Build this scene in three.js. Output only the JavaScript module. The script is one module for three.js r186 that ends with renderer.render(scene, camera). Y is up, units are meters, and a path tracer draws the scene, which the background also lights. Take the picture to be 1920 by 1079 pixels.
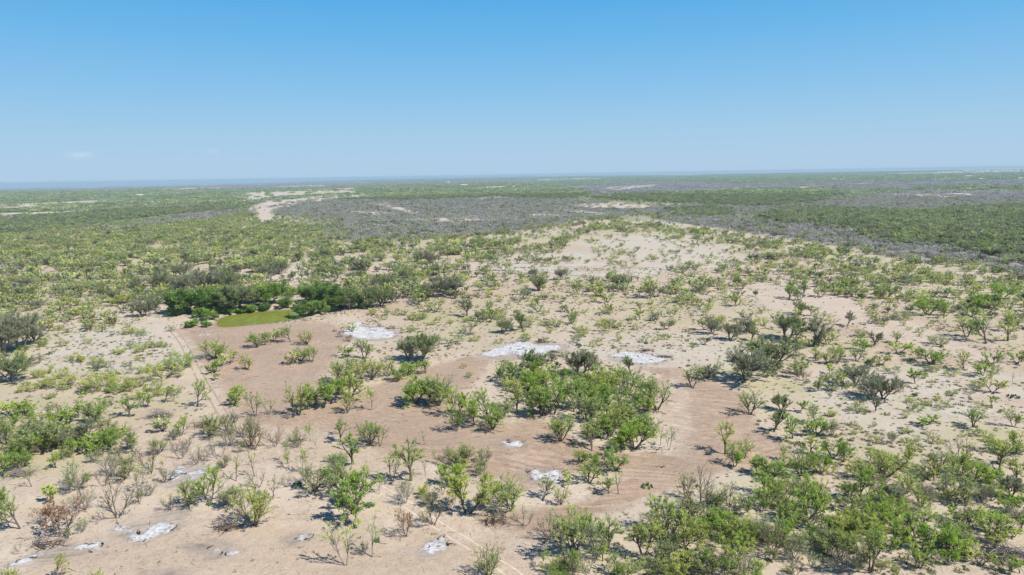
import * as THREE from 'three';
import { mergeGeometries } from 'three/addons/utils/BufferGeometryUtils.js';

// ---------------------------------------------------------------- camera
const W = 1920, H = 1079, F = 1281, EYE = 45;
const scene = new THREE.Scene();
const camera = new THREE.PerspectiveCamera(2 * Math.atan(H / 2 / F) * 180 / Math.PI, W / H, 1, 60000);
camera.position.set(0, EYE, 0);
camera.rotation.order = 'YXZ';
camera.rotation.set(-Math.atan(211.5 / F), 0, -0.0165);
camera.updateMatrixWorld(true);

// ---------------------------------------------------------------- sky
const lin = (c) => (c <= 0.04045 ? c / 12.92 : Math.pow((c + 0.055) / 1.055, 2.4));
const EXPOSURE = 1.3, S = (r, g, b) => [lin(r / 255) / EXPOSURE, lin(g / 255) / EXPOSURE, lin(b / 255) / EXPOSURE];
const skyStops = [[-90, S(168, 186, 202)], [0, S(178, 205, 230)], [1.2, S(176, 205, 231)], [3.5, S(164, 204, 233)], [7, S(138, 194, 235)], [10.5, S(112, 183, 234)], [14, S(88, 171, 231)],
  [22, S(60, 139, 207)], [40, S(44, 100, 172)], [90, S(34, 76, 138)]];
const sunDir = new THREE.Vector3(Math.cos(0.87) * Math.cos(0.47), Math.sin(0.87), Math.cos(0.87) * Math.sin(0.47)).normalize();
{
  const w = 2560, h = 1280, data = new Float32Array(w * h * 4);
  const puffs = [[150, 291, 15, 3.6, .3], [163, 289, 8, 3, .2], [139, 291, 8, 2.5, .16], [399, 284, 7, 3, .2], [448, 301, 7, 3, .07], [514, 283, 7, 3.2, .09]].map(([px, py, a, b, o]) => {
    const d = new THREE.Vector3((px - W / 2) / F, -(py - H / 2) / F, -1).applyQuaternion(camera.quaternion).normalize();
    return [Math.atan2(d.z, d.x), Math.asin(d.y), a / F, b / F, o];
  });
  for (let y = 0; y < h; y++) {
    const e = ((y + 0.5) / h - 0.5) * 180;
    let k = 1; while (skyStops[k][0] < e && k < skyStops.length - 1) k++;
    const [e0, c0] = skyStops[k - 1], [e1, c1] = skyStops[k], t = Math.min(1, Math.max(0, (e - e0) / (e1 - e0)));
    for (let x = 0; x < w; x++) {
      const az = ((x + 0.5) / w - 0.5) * 2 * Math.PI, o = (y * w + x) * 4;
      let cl = 0;
      if (e > 0 && e < 6) for (const [pa, pe, ra, rb, op] of puffs) {
        const da = (az - pa) / ra, de = (e * Math.PI / 180 - pe) / rb;
        const q = da * da + de * de;
        if (q < 6) cl = Math.max(cl, op * Math.exp(-q) * (0.75 + 0.25 * Math.sin(az * 900 + Math.sin(e * 30) * 2)));
      }
      for (let c = 0; c < 3; c++) { const v = c0[c] + (c1[c] - c0[c]) * t; data[o + c] = v + (0.78 - v) * cl; }
      data[o + 3] = 1;
    }
  }
  const sky = new THREE.DataTexture(data, w, h, THREE.RGBAFormat, THREE.FloatType);
  sky.mapping = THREE.EquirectangularReflectionMapping; sky.magFilter = THREE.LinearFilter; sky.needsUpdate = true;
  scene.background = sky; scene.environment = sky;
}

// ---------------------------------------------------------------- sun, haze, exposure
const sun = new THREE.DirectionalLight(new THREE.Color().setRGB(1, 0.955, 0.885), 5);
sun.position.copy(sunDir).multiplyScalar(500); sun.target.position.set(0, 0, -200);
sun.position.add(sun.target.position);
sun.castShadow = true; sun.shadow.mapSize.set(4096, 4096);
Object.assign(sun.shadow.camera, { left: -320, right: 320, top: 320, bottom: -320, near: 1, far: 1200 });
scene.add(sun, sun.target);
scene.fog = new THREE.FogExp2(new THREE.Color().setRGB(0.62, 0.87, 1.0), 0.000105);
const renderer = new THREE.WebGLRenderer({ antialias: true });
renderer.toneMapping = THREE.LinearToneMapping;
renderer.toneMappingExposure = EXPOSURE;
renderer.shadowMap.enabled = true;

// ---------------------------------------------------------------- small tools
function rngOf(seed) { let s = seed | 0; return () => { s = (s + 0x6d2b79f5) | 0; let t = Math.imul(s ^ (s >>> 15), 1 | s); t = (t + Math.imul(t ^ (t >>> 7), 61 | t)) ^ t; return ((t ^ (t >>> 14)) >>> 0) / 4294967296; }; }
const R0 = rngOf(7);
const PERM = new Uint8Array(512), GX = new Float32Array(256), GY = new Float32Array(256);
{ const r = rngOf(99), p = [...Array(256).keys()]; for (let i = 255; i > 0; i--) { const j = Math.floor(r() * (i + 1)); [p[i], p[j]] = [p[j], p[i]]; } for (let i = 0; i < 512; i++) PERM[i] = p[i & 255]; for (let i = 0; i < 256; i++) { const a = r() * 6.2832; GX[i] = Math.cos(a); GY[i] = Math.sin(a); } }
function noise(x, y) {   // -1 .. 1
  const ix = Math.floor(x), iy = Math.floor(y), fx = x - ix, fy = y - iy, u = fx * fx * (3 - 2 * fx), v = fy * fy * (3 - 2 * fy), X = ix & 255, Y = iy & 255;
  const a = PERM[PERM[X] + Y], b = PERM[PERM[X + 1] + Y], c = PERM[PERM[X] + Y + 1], d = PERM[PERM[X + 1] + Y + 1];
  const p = GX[a] * fx + GY[a] * fy, q = GX[b] * (fx - 1) + GY[b] * fy, s = GX[c] * fx + GY[c] * (fy - 1), t = GX[d] * (fx - 1) + GY[d] * (fy - 1);
  return 1.5 * (p + (q - p) * u + ((s + (t - s) * u) - (p + (q - p) * u)) * v);
}
const fbm = (x, y, n = 3) => { let s = 0, a = 0.6; for (let i = 0; i < n; i++) { s += a * noise(x, y); x = x * 2.03 + 17.1; y = y * 2.03 + 5.7; a *= 0.5; } return s; };
const smooth = (a, b, x) => { const t = Math.min(1, Math.max(0, (x - a) / (b - a))); return t * t * (3 - 2 * t); };
const mix = (a, b, t) => a + (b - a) * t;
const taken = new Map();
function nameOf(n) { const k = taken.get(n) ?? 0; taken.set(n, k + 1); return k ? `${n}_${String(k).padStart(3, '0')}` : n; }
function put(o, name, label, category, group, kind) {
  o.name = nameOf(name); scene.add(o);
  if (label) o.userData.label = label; if (category) o.userData.category = category; if (group) o.userData.group = group; if (kind) o.userData.kind = kind;
  o.traverse((m) => { if (m.isMesh) { m.castShadow = true; m.receiveShadow = true; } });
  return o;
}
function part(name, geometry, material, parent) { const m = new THREE.Mesh(geometry, material); m.name = name; m.castShadow = m.receiveShadow = true; if (parent) parent.add(m); return m; }

// pixel -> direction, world -> pixel
const rayOf = (px, py) => new THREE.Vector3((px - W / 2) / F, -(py - H / 2) / F, -1).applyQuaternion(camera.quaternion).normalize();
const invQ = camera.quaternion.clone().invert();
function toPixel(x, y, z) { const v = new THREE.Vector3(x, y - EYE, z).applyQuaternion(invQ); return [W / 2 - F * v.x / v.z, H / 2 + F * v.y / v.z, -v.z]; }

// ---------------------------------------------------------------- the lie of the land
const WATER = -0.45;
const onPlane = (px, py, y) => { const d = rayOf(px, py), t = (y - EYE) / d.y; return [d.x * t, d.z * t]; };
const pondLine = [[409, 606], [414, 598], [430, 592.5], [455, 588.5], [490, 584.5], [522, 582], [550, 581.5], [566, 584], [571, 590], [564, 597], [542, 602.5], [500, 607.5], [460, 611.5], [425, 614.5], [411, 612.5]].map(([a, b]) => onPlane(a, b, WATER));
const bermLine = [[395, 620], [425, 618], [470, 614], [520, 609], [562, 603], [600, 594], [640, 589]].map(([a, b]) => onPlane(a, b, 0.6));
function segDist(x, z, A, B) { const dx = B[0] - A[0], dz = B[1] - A[1], t = Math.min(1, Math.max(0, ((x - A[0]) * dx + (z - A[1]) * dz) / (dx * dx + dz * dz))); return Math.hypot(x - A[0] - dx * t, z - A[1] - dz * t); }
function lineDist(x, z, L, closed) { let d = 1e9; for (let i = 0; i + 1 < L.length; i++) d = Math.min(d, segDist(x, z, L[i], L[i + 1])); return closed ? Math.min(d, segDist(x, z, L[L.length - 1], L[0])) : d; }
function inside(x, z, L) { let c = false; for (let i = 0, j = L.length - 1; i < L.length; j = i++) if ((L[i][1] > z) !== (L[j][1] > z) && x < (L[j][0] - L[i][0]) * (z - L[i][1]) / (L[j][1] - L[i][1]) + L[i][0]) c = !c; return c; }
const pondMid = pondLine.reduce((s, p) => [s[0] + p[0] / pondLine.length, s[1] + p[1] / pondLine.length], [0, 0]);
const gauss = (x, z, cx, cz, rx, rz) => Math.exp(-(((x - cx) / rx) ** 2) - ((z - cz) / rz) ** 2);
function land(x, z) {
  const r = Math.hypot(x, z), az = Math.atan2(x, -z) * 57.2958;
  let y = 0.22 * noise(x / 26, z / 26) * smooth(0, 60, r) + 0.05 * noise(x / 6, z / 6) * smooth(900, 250, r);
  y += 1.3 * noise(x / 150 + 3, z / 150) * smooth(230, 420, r) + 4.5 * noise(x / 620 + 9, z / 620) * smooth(600, 1600, r) + 6 * noise(x / 2600, z / 2600 + 4) * smooth(2000, 6000, r);
  y += 2.6 * gauss(x, z, 95, -585, 300, 190) + 9 * gauss(x, z, -60, -1290, 520, 330) - 5 * gauss(x, z, 300, -860, 420, 190) - 5 * gauss(x, z, -700, -900, 480, 420);
  y += 6 * gauss(x, z, -620, -1900, 420, 300);
  y -= (30 * smooth(2500, 12000, r) + 72 * smooth(10000, 34000, r)) * smooth(2, -32, az) * smooth(-90, -50, az);
  y += (15 + 4 * noise(x / 900, 3)) * gauss(x, z, 6200, -7600, 2600, 900) + 7 * gauss(x, z, 3400, -8900, 1600, 900);
  y += 14 * smooth(14000, 24000, r) * smooth(-4, 12, az) * smooth(70, 40, az) * (0.6 + 0.4 * noise(az / 7, 2));
  const dp = Math.hypot(x - pondMid[0], z - pondMid[1]);
  if (dp < 70) {
    y *= smooth(22, 60, dp);
    y += 0.6 * Math.exp(-((lineDist(x, z, bermLine) / 4.6) ** 2));
    const sd = lineDist(x, z, pondLine, true) * (inside(x, z, pondLine) ? -1 : 1);
    const k = smooth(2.6, -3.0, sd);
    y = mix(y, -1.5, k) + 0.3 * Math.exp(-(((sd - 4) / 2) ** 2)) * (z < pondMid[1] ? 1 : 0);
  }
  return y;
}
function ground(px, py, lift = 0) {          // the point of the land under a pixel
  const d = rayOf(px, py);
  if (d.y > -0.0014) d.y = -0.0014;
  let t = 50, p = 40;
  for (; t < 60000; p = t, t *= 1.012) if (EYE + d.y * t < land(d.x * t, d.z * t) + lift) break;
  let a = p, b = t;
  for (let i = 0; i < 14; i++) { const m = (a + b) / 2; if (EYE + d.y * m < land(d.x * m, d.z * m) + lift) b = m; else a = m; }
  const s = Math.min(b, 34000);
  return [d.x * s, d.z * s];
}
const poly = (list) => list.map(([a, b]) => ground(a, b));

// ---------------------------------------------------------------- what covers the ground where (outlines on the land)
const zones = {
  brown: [
    [[318, 618], [420, 611], [520, 607], [600, 600], [632, 612], [660, 634], [640, 650], [625, 690], [600, 705], [650, 745], [760, 700], [880, 668], [920, 672], [900, 705], [860, 740], [900, 790], [1000, 780], [1090, 830], [1200, 850],
      [1270, 850], [1240, 760], [1230, 700], [1180, 690], [1270, 690], [1400, 740], [1420, 800], [1520, 870], [1440, 870], [1300, 900], [1100, 880], [980, 920], [880, 880], [760, 860], [620, 810], [520, 800], [440, 790], [415, 740], [372, 680], [352, 640]],
    [[960, 960], [1100, 940], [1180, 890], [1300, 900], [1220, 930], [1080, 985], [1010, 1010], [940, 995], [880, 960]],
    [[940, 800], [1060, 790], [1080, 860], [1000, 920], [900, 900], [800, 850], [840, 810]],
  ],
  pale: [
    [[940, 478], [1060, 452], [1200, 440], [1330, 452], [1420, 480], [1380, 505], [1250, 510], [1150, 530], [1010, 525], [930, 505]],
    [[1500, 700], [1560, 690], [1680, 690], [1830, 680], [1920, 690], [1990, 800], [1800, 790], [1700, 830], [1600, 800], [1530, 760]],
    [[1020, 640], [1260, 620], [1400, 640], [1420, 690], [1240, 690], [1080, 672]],
    [[140, 620], [310, 610], [330, 690], [200, 700], [60, 690], [90, 650]],
  ],
  path: [
    [[290, 611], [330, 615], [352, 640], [380, 690], [418, 745], [446, 792], [400, 792], [370, 740], [336, 690], [310, 648]],
    [[1165, 400], [1182, 412], [1240, 420], [1350, 440], [1500, 458], [1660, 490], [1790, 515], [1920, 535], [1920, 528], [1800, 508], [1660, 482], [1500, 450], [1350, 432], [1240, 413], [1190, 403]],
    [[1182, 416], [1100, 424], [1020, 436], [900, 448], [800, 466], [740, 486], [760, 490], [860, 464], [1000, 444], [1100, 431], [1190, 421]],
    [[1400, 545], [1500, 540], [1600, 560], [1640, 600], [1560, 610], [1480, 590], [1420, 575]], [[1590, 600], [1720, 600], [1790, 640], [1900, 680], [1860, 690], [1740, 655], [1640, 630]],
    [[1250, 700], [1276, 700], [1290, 760], [1284, 850], [1262, 850], [1246, 770]], [[950, 740], [985, 690], [1000, 690], [985, 745], [975, 800], [955, 800]], [[485, 384], [500, 382], [505, 396], [497, 412], [488, 410]], [[240, 540], [262, 545], [300, 600], [285, 608], [262, 580]],
    [[640, 486], [720, 480], [730, 488], [650, 494]], [[430, 525], [520, 515], [560, 520], [470, 532]],
  ],
  green: [
    [[-300, 430], [-300, 376], [0, 376], [240, 368], [330, 362], [420, 360], [450, 372], [466, 386], [440, 394], [300, 404], [150, 424], [40, 438]],
    [[-200, 362], [200, 358], [330, 352], [420, 354], [450, 360], [300, 366], [0, 374], [-200, 378]],
    [[600, 352], [700, 346], [830, 346], [900, 348], [1060, 360], [1100, 366], [1060, 374], [930, 370], [800, 376], [640, 376], [590, 364]],
    [[820, 345], [1000, 343], [1080, 352], [1110, 362], [1000, 360], [900, 352]],
    [[1110, 372], [1240, 362], [1400, 352], [1500, 355], [1560, 362], [1540, 378], [1450, 388], [1330, 384], [1200, 378]],
    [[1260, 392], [1340, 386], [1380, 398], [1330, 408], [1260, 404]],
    [[1430, 402], [1470, 390], [1550, 388], [1700, 396], [1800, 390], [1920, 384], [2200, 384], [2200, 500], [1920, 486], [1800, 470], [1680, 456], [1600, 432], [1460, 418]],
    [[1720, 354], [1800, 349], [1920, 350], [2150, 350], [2150, 360], [1920, 360], [1800, 357]],
    [[1240, 336], [1450, 330], [1700, 326], [2200, 324], [2200, 334], [1920, 336], [1700, 339], [1500, 338], [1350, 341]],
    [[500, 338], [760, 334], [960, 331], [1240, 328], [1240, 332], [960, 337], [700, 342]],
  ],
  grey: [
    [[470, 392], [560, 378], [640, 368], [780, 370], [940, 368], [1060, 374], [1160, 384], [1220, 396], [1160, 404], [1050, 420], [960, 436], [820, 446], [660, 452], [600, 436], [640, 412], [540, 404]],
    [[1200, 388], [1300, 384], [1450, 386], [1550, 376], [1700, 360], [1920, 358], [2200, 358], [2200, 394], [1920, 392], [1780, 392], [1560, 390], [1440, 400], [1330, 404], [1230, 402]],
    [[1200, 412], [1330, 405], [1440, 412], [1560, 428], [1660, 444], [1800, 472], [1920, 492], [2200, 520], [2200, 540], [1920, 512], [1750, 490], [1550, 458], [1350, 430], [1240, 416]],
    [[1060, 350], [1240, 342], [1450, 345], [1700, 342], [1920, 337], [2200, 336], [2200, 350], [1920, 350], [1700, 354], [1400, 352], [1240, 362], [1110, 366]],
    [[140, 434], [330, 404], [450, 390], [470, 394], [430, 404], [240, 428]],
    [[-200, 352], [200, 348], [600, 340], [960, 336], [1060, 340], [960, 343], [700, 346], [440, 356], [200, 357], [-200, 362]],
  ],
  mesq: [
    [[-300, 432], [150, 424], [460, 400], [640, 440], [820, 446], [900, 452], [800, 500], [760, 545], [640, 575], [520, 560], [330, 590], [200, 606], [0, 618], [-300, 640]],
    [[800, 446], [1000, 440], [1180, 420], [1500, 452], [1700, 480], [1990, 520], [1990, 600], [1700, 570], [1480, 560], [1260, 560], [1000, 560], [800, 560]],
  ],
  thick: [
    [[200, 560], [260, 520], [330, 500], [480, 495], [640, 510], [800, 500], [860, 540], [820, 580], [700, 575], [560, 560], [400, 570], [300, 590], [230, 585]],
    [[-300, 500], [60, 500], [250, 485], [420, 480], [560, 505], [420, 520], [200, 540], [-300, 560]],
    [[600, 470], [760, 460], [900, 470], [880, 500], [740, 500], [620, 505]],
  ],
  scrub: [[[-900, 470], [0, 446], [300, 430], [480, 404], [640, 440], [900, 444], [1100, 412], [1240, 412], [1400, 432], [1660, 470], [1920, 512], [2700, 600], [2700, 322], [1920, 317], [960, 331.5], [0, 346], [-900, 360]]],
  tan: [[[200, 1010], [420, 965], [560, 955], [700, 1000], [860, 985], [960, 1010], [1010, 1079], [1000, 1110], [-40, 1110], [-40, 1075]], [[400, 795], [620, 805], [800, 855], [760, 905], [600, 900], [430, 850]], [[1400, 540], [1600, 560], [1720, 600], [1900, 680], [1760, 690], [1560, 620]]],
  bare: [
    [[448, 376], [468, 361], [560, 356], [665, 352.5], [668, 361], [560, 366], [505, 371], [462, 380]],
    [[462, 394], [500, 377], [600, 368], [690, 363], [680, 372], [570, 381], [516, 394], [508, 418], [486, 418], [484, 398]],
    [[1060, 384], [1160, 380], [1230, 388], [1200, 393], [1100, 391]],
    [[1660, 366], [1800, 362], [1860, 366], [1760, 372]],
    [[1130, 352], [1230, 346], [1240, 349], [1150, 358]],
    [[1480, 351], [1530, 350], [1535, 353], [1490, 354]], [[1490, 402], [1508, 397], [1500, 404]],
    [[-60, 388], [0, 384], [90, 380], [190, 375], [204, 378.5], [150, 385], [70, 390], [-60, 394]], [[-80, 404], [60, 398], [170, 394], [176, 397], [90, 404], [-80, 412]],
    [[270, 389], [315, 387], [315, 389]], [[310, 353], [420, 351], [410, 355], [300, 356]], [[620, 343], [700, 341], [690, 345]], [[360, 347], [410, 346], [400, 349]],
    [[1640, 326], [1760, 323], [1920, 316], [2000, 316], [1990, 321], [1840, 325], [1700, 327]], [[1000, 336], [1120, 333], [1130, 336], [1010, 339]],
    [[1210, 330], [1330, 327], [1330, 329]],
    [[720, 380], [790, 400], [780, 403], [700, 384]],
    [[880, 353], [960, 348.5], [1060, 345.5], [1062, 346.6], [960, 350.4], [884, 355]], [[1180, 352], [1230, 347.5], [1240, 348.2], [1190, 353.6]], [[800, 345.5], [900, 345], [896, 347], [806, 347.4]], [[560, 371], [640, 366], [690, 364.5], [640, 369], [580, 374]], [[520, 349], [620, 347], [610, 349.5], [520, 351.5]], [[120, 352.4], [190, 351], [186, 352.6]], [[880, 372], [930, 369], [960, 371], [900, 375]], [[1050, 392], [1110, 396], [1150, 402], [1120, 404], [1060, 396]], [[760, 412], [880, 408], [960, 412], [900, 417], [780, 418]], [[1000, 400], [1080, 404], [1060, 410], [990, 406]], [[1560, 345], [1640, 343.6], [1636, 345.4], [1566, 346.4]], [[1740, 336], [1860, 334.5], [1856, 336.5], [1744, 337.6]], [[1300, 410], [1380, 414], [1376, 418], [1300, 414]], [[1620, 430], [1690, 436], [1680, 440], [1622, 434]], [[640, 396], [720, 398], [760, 404], [700, 404]],
  ],
  clear: [[[300, 606], [640, 588], [760, 600], [1300, 600], [1330, 640], [1300, 760], [300, 760]]],
  char: [
    [[625, 630], [660, 604], [690, 610], [752, 622], [752, 634], [700, 641], [640, 637]], [[890, 668], [965, 638], [1060, 645], [1062, 660], [1020, 674], [930, 676]], [[1132, 668], [1190, 657], [1262, 672], [1240, 684], [1190, 688], [1150, 678]],
    [[930, 832], [950, 823], [990, 828], [990, 840], [945, 843]], [[980, 890], [1000, 876], [1064, 880], [1068, 902], [1040, 914], [996, 906]], [[776, 1032], [832, 1002], [848, 1030], [800, 1048]],
    [[200, 1000], [250, 975], [330, 965], [360, 972], [335, 995], [268, 1022], [215, 1010]], [[0, 1060], [110, 1022], [190, 1012], [200, 1022], [160, 1042], [60, 1062]], [[306, 900], [330, 868], [395, 872], [392, 890], [350, 912], [320, 916]],
    [[516, 1015], [560, 995], [596, 1000], [570, 1022], [530, 1024]], [[345, 1020], [400, 1014], [460, 1030], [445, 1050], [380, 1050], [350, 1034]], [[300, 950], [330, 950], [370, 962], [350, 970], [290, 968]], [[250, 1075], [330, 1066], [380, 1079], [300, 1100]],
  ],
};
const ashList = [
  ['broad white ash patch with brown brush along its rim, below the pond', [[632, 627], [646, 617], [660, 606], [672, 603], [682, 606], [674, 611], [690, 616], [715, 614], [724, 619], [738, 623], [745, 629], [733, 634], [705, 636.5], [668, 635], [655, 631]], 'the ash patch below the pond'],
  ['long white ash patch with a dark brush heap on its rim', [[897, 666.5], [925, 655], [950, 646], [970, 641], [990, 641], [1008, 648], [1048, 647.5], [1053, 654], [1032, 660], [1022, 668], [985, 669], [960, 664], [925, 670]], 'the long ash patch'],
  ['white clodded ash patch with a dark lump inside, near a feathery olive tree', [[1140, 668], [1165, 660], [1195, 661], [1225, 667], [1252, 674], [1240, 679], [1205, 684], [1178, 680], [1166, 672]], 'the clodded ash patch'],
  ['small oval ash patch in the open brown clearing', [[940, 829], [952, 826.5], [975, 828], [985, 833], [975, 839.5], [950, 838.5]], 'the small oval ash patch'],
  ['ragged ash patch ringed with charred clods between mesquites', [[988, 889], [1003, 879], [1016, 887], [1045, 881], [1062, 892], [1055, 901], [1043, 909], [1020, 904], [998, 900]], 'the ragged ash patch'],
  ['fan shaped bright white ash patch beside the wheel ruts', [[780, 1031], [800, 1020], [830, 1007], [838, 1015], [842, 1028], [818, 1035], [812, 1044], [794, 1041]], 'the fan shaped ash patch'],
  ['streaky white ash patch with a charred log at its end', [[205, 993], [222, 984], [240, 990], [262, 1003], [280, 986], [310, 977], [334, 983], [325, 995], [290, 1010], [268, 1018], [246, 1018], [234, 1001], [210, 1000]], 'the streaky ash patch'],
  ['thin pale ash smear trailing across sand beside a young mesquite', [[5, 1062], [40, 1047], [80, 1033], [82, 1040], [50, 1056], [20, 1066]], 'the thin ash smear'],
  ['short grey and white ash smear between two larger ones', [[125, 1030], [150, 1020], [193, 1016], [186, 1030], [168, 1040], [170, 1030]], 'the short grey ash smear'],
  ['forked ash patch among leafless shrubs', [[314, 896], [330, 873], [351, 875], [346, 888], [372, 878], [388, 878], [386, 887], [352, 903], [358, 893], [336, 897], [322, 908]], 'the forked ash patch'],
  ['small ash smear inside a sooty ring on open sand', [[550, 1012], [560, 1002], [586, 1000], [589, 1005], [575, 1012], [560, 1018]], 'the small sooty ash ring'],
  ['thin curved ash streak on sooty sand with scattered sticks', [[384, 1029], [412, 1028], [430, 1034], [452, 1032], [448, 1040], [415, 1044], [424, 1038], [398, 1036]], 'the curved ash streak'],
  ['tiny white ash fleck on the brown bank below the pond', [[369, 629], [380, 626.5], [394, 627], [391, 629.5]], 'the tiny ash fleck'],
  ['little grey ash fleck beside the mound near the pond', [[637, 600.5], [645, 598.5], [651, 600], [643, 602]], 'the little grey ash fleck'],
];
zones.grass = [[[-60, 620], [300, 610], [330, 690], [380, 760], [-60, 785]], [[1260, 560], [1960, 560], [1990, 860], [1500, 860], [1420, 760], [1300, 690], [760, 640], [700, 590], [900, 560]], [[1180, 900], [1500, 850], [1960, 850], [1960, 1090], [1010, 1090], [1060, 1000]], [[-60, 770], [190, 770], [230, 850], [80, 900], [-60, 920]]];
zones.ash = ashList.map((a) => a[1]);
const zoneAt = {};
for (const k in zones) zoneAt[k] = zones[k].map(poly);


const levels = [{ x0: -150, z0: -352, size: 300, n: 2048 }, { x0: -500, z0: -1050, size: 1000, n: 1536 }, { x0: -3200, z0: -6400, size: 6400, n: 1280 }, { x0: -32000, z0: -40000, size: 64000, n: 1024 }];
const MASKS = [['brown', 'pale', 'path'], ['green', 'grey', 'mesq'], ['char', 'thick', 'clear'], ['scrub', 'tan', 'bare'], ['ash', 'grass']];
for (const L of levels) {
  L.mask = {}; L.any = {};
  for (const set of MASKS) {
    const c = document.createElement('canvas'); c.width = c.height = L.n;
    const g = c.getContext('2d');
    g.fillStyle = '#000'; g.fillRect(0, 0, L.n, L.n); g.globalCompositeOperation = 'lighter';
    set.forEach((k, i) => {
      g.fillStyle = ['#f00', '#0f0', '#00f'][i];
      for (const P of zoneAt[k]) { g.beginPath(); P.forEach(([x, z], j) => { const u = (x - L.x0) / L.size * L.n, v = (z - L.z0) / L.size * L.n; j ? g.lineTo(u, v) : g.moveTo(u, v); }); g.closePath(); g.fill(); }
    });
    const d = g.getImageData(0, 0, L.n, L.n).data;
    set.forEach((k, i) => {
      const m = L.mask[k] = new Uint8Array(L.n * L.n), any = L.any[k] = new Uint8Array(130 * 130), c = 128 / L.n;
      for (let j = 0; j < m.length; j++) if ((m[j] = d[j * 4 + i]) > 127) { const u = ((j % L.n) * c | 0) + 1, v = ((j / L.n | 0) * c | 0) + 1; if (!(any[v * 130 + u] & 2)) { any[v * 130 + u] = 2; for (let a = -3; a < 4; a++) for (let b = -3; b < 4; b++) { const q = Math.min(129, Math.max(0, v + a)) * 130 + Math.min(129, Math.max(0, u + b)); any[q] |= 1; } } }
    });
  }
}
function maskAt(L, k, x, z) {
  const u = Math.floor((x - L.x0) / L.size * L.n), v = Math.floor((z - L.z0) / L.size * L.n);
  return u < 0 || v < 0 || u >= L.n || v >= L.n ? 0 : L.mask[k][v * L.n + u] > 127 ? 1 : 0;
}
const ragged = (L, k, x, z) => { const w = 3 + Math.hypot(x, z) * .036, a = noise(x / (w * 2.2) + 3, z / (w * 2.2)) + .5 * noise(x / w, z / w + 8), b = noise(x / (w * 2.2) + 31, z / (w * 2.2) + 5) + .5 * noise(x / w + 4, z / w); return maskAt(L, k, x + a * w, z + b * w * 2.2); };
const share = (L, k, x, z, w) => { warp(x, z, w); return soft(L, k, x, z, w); };
const levelOf = (x, z) => { for (const L of levels) if (x > L.x0 && x < L.x0 + L.size && z > L.z0 && z < L.z0 + L.size) return L; return levels[3]; };
let wa = 0, wb = 0;
function warp(x, z, w) { wa = noise(x / (w * 2.6), z / (w * 2.6)) + .45 * noise(x / (w * .8), z / (w * .8)); wb = noise(x / (w * 2.6) + 40, z / (w * 2.6) + 7) + .45 * noise(x / (w * .8) + 9, z / (w * .8)); }
function soft(L, k, x, z, w) {      // a ragged, blended edge about w metres wide
  const u0 = ((x - L.x0) / L.size * 128 | 0) + 1, v0 = ((z - L.z0) / L.size * 128 | 0) + 1;
  if (!L.any[k][v0 * 130 + u0]) return 0;
  const a = wa * w, b = wb * w;
  return (maskAt(L, k, x + a, z + b) + maskAt(L, k, x - b + w * .4, z + a) + maskAt(L, k, x + b * .6 - w * .4, z - a * .7 + w * .4) + maskAt(L, k, x + a * .4, z + b * .3 - w * .45)) / 4;
}

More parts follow.
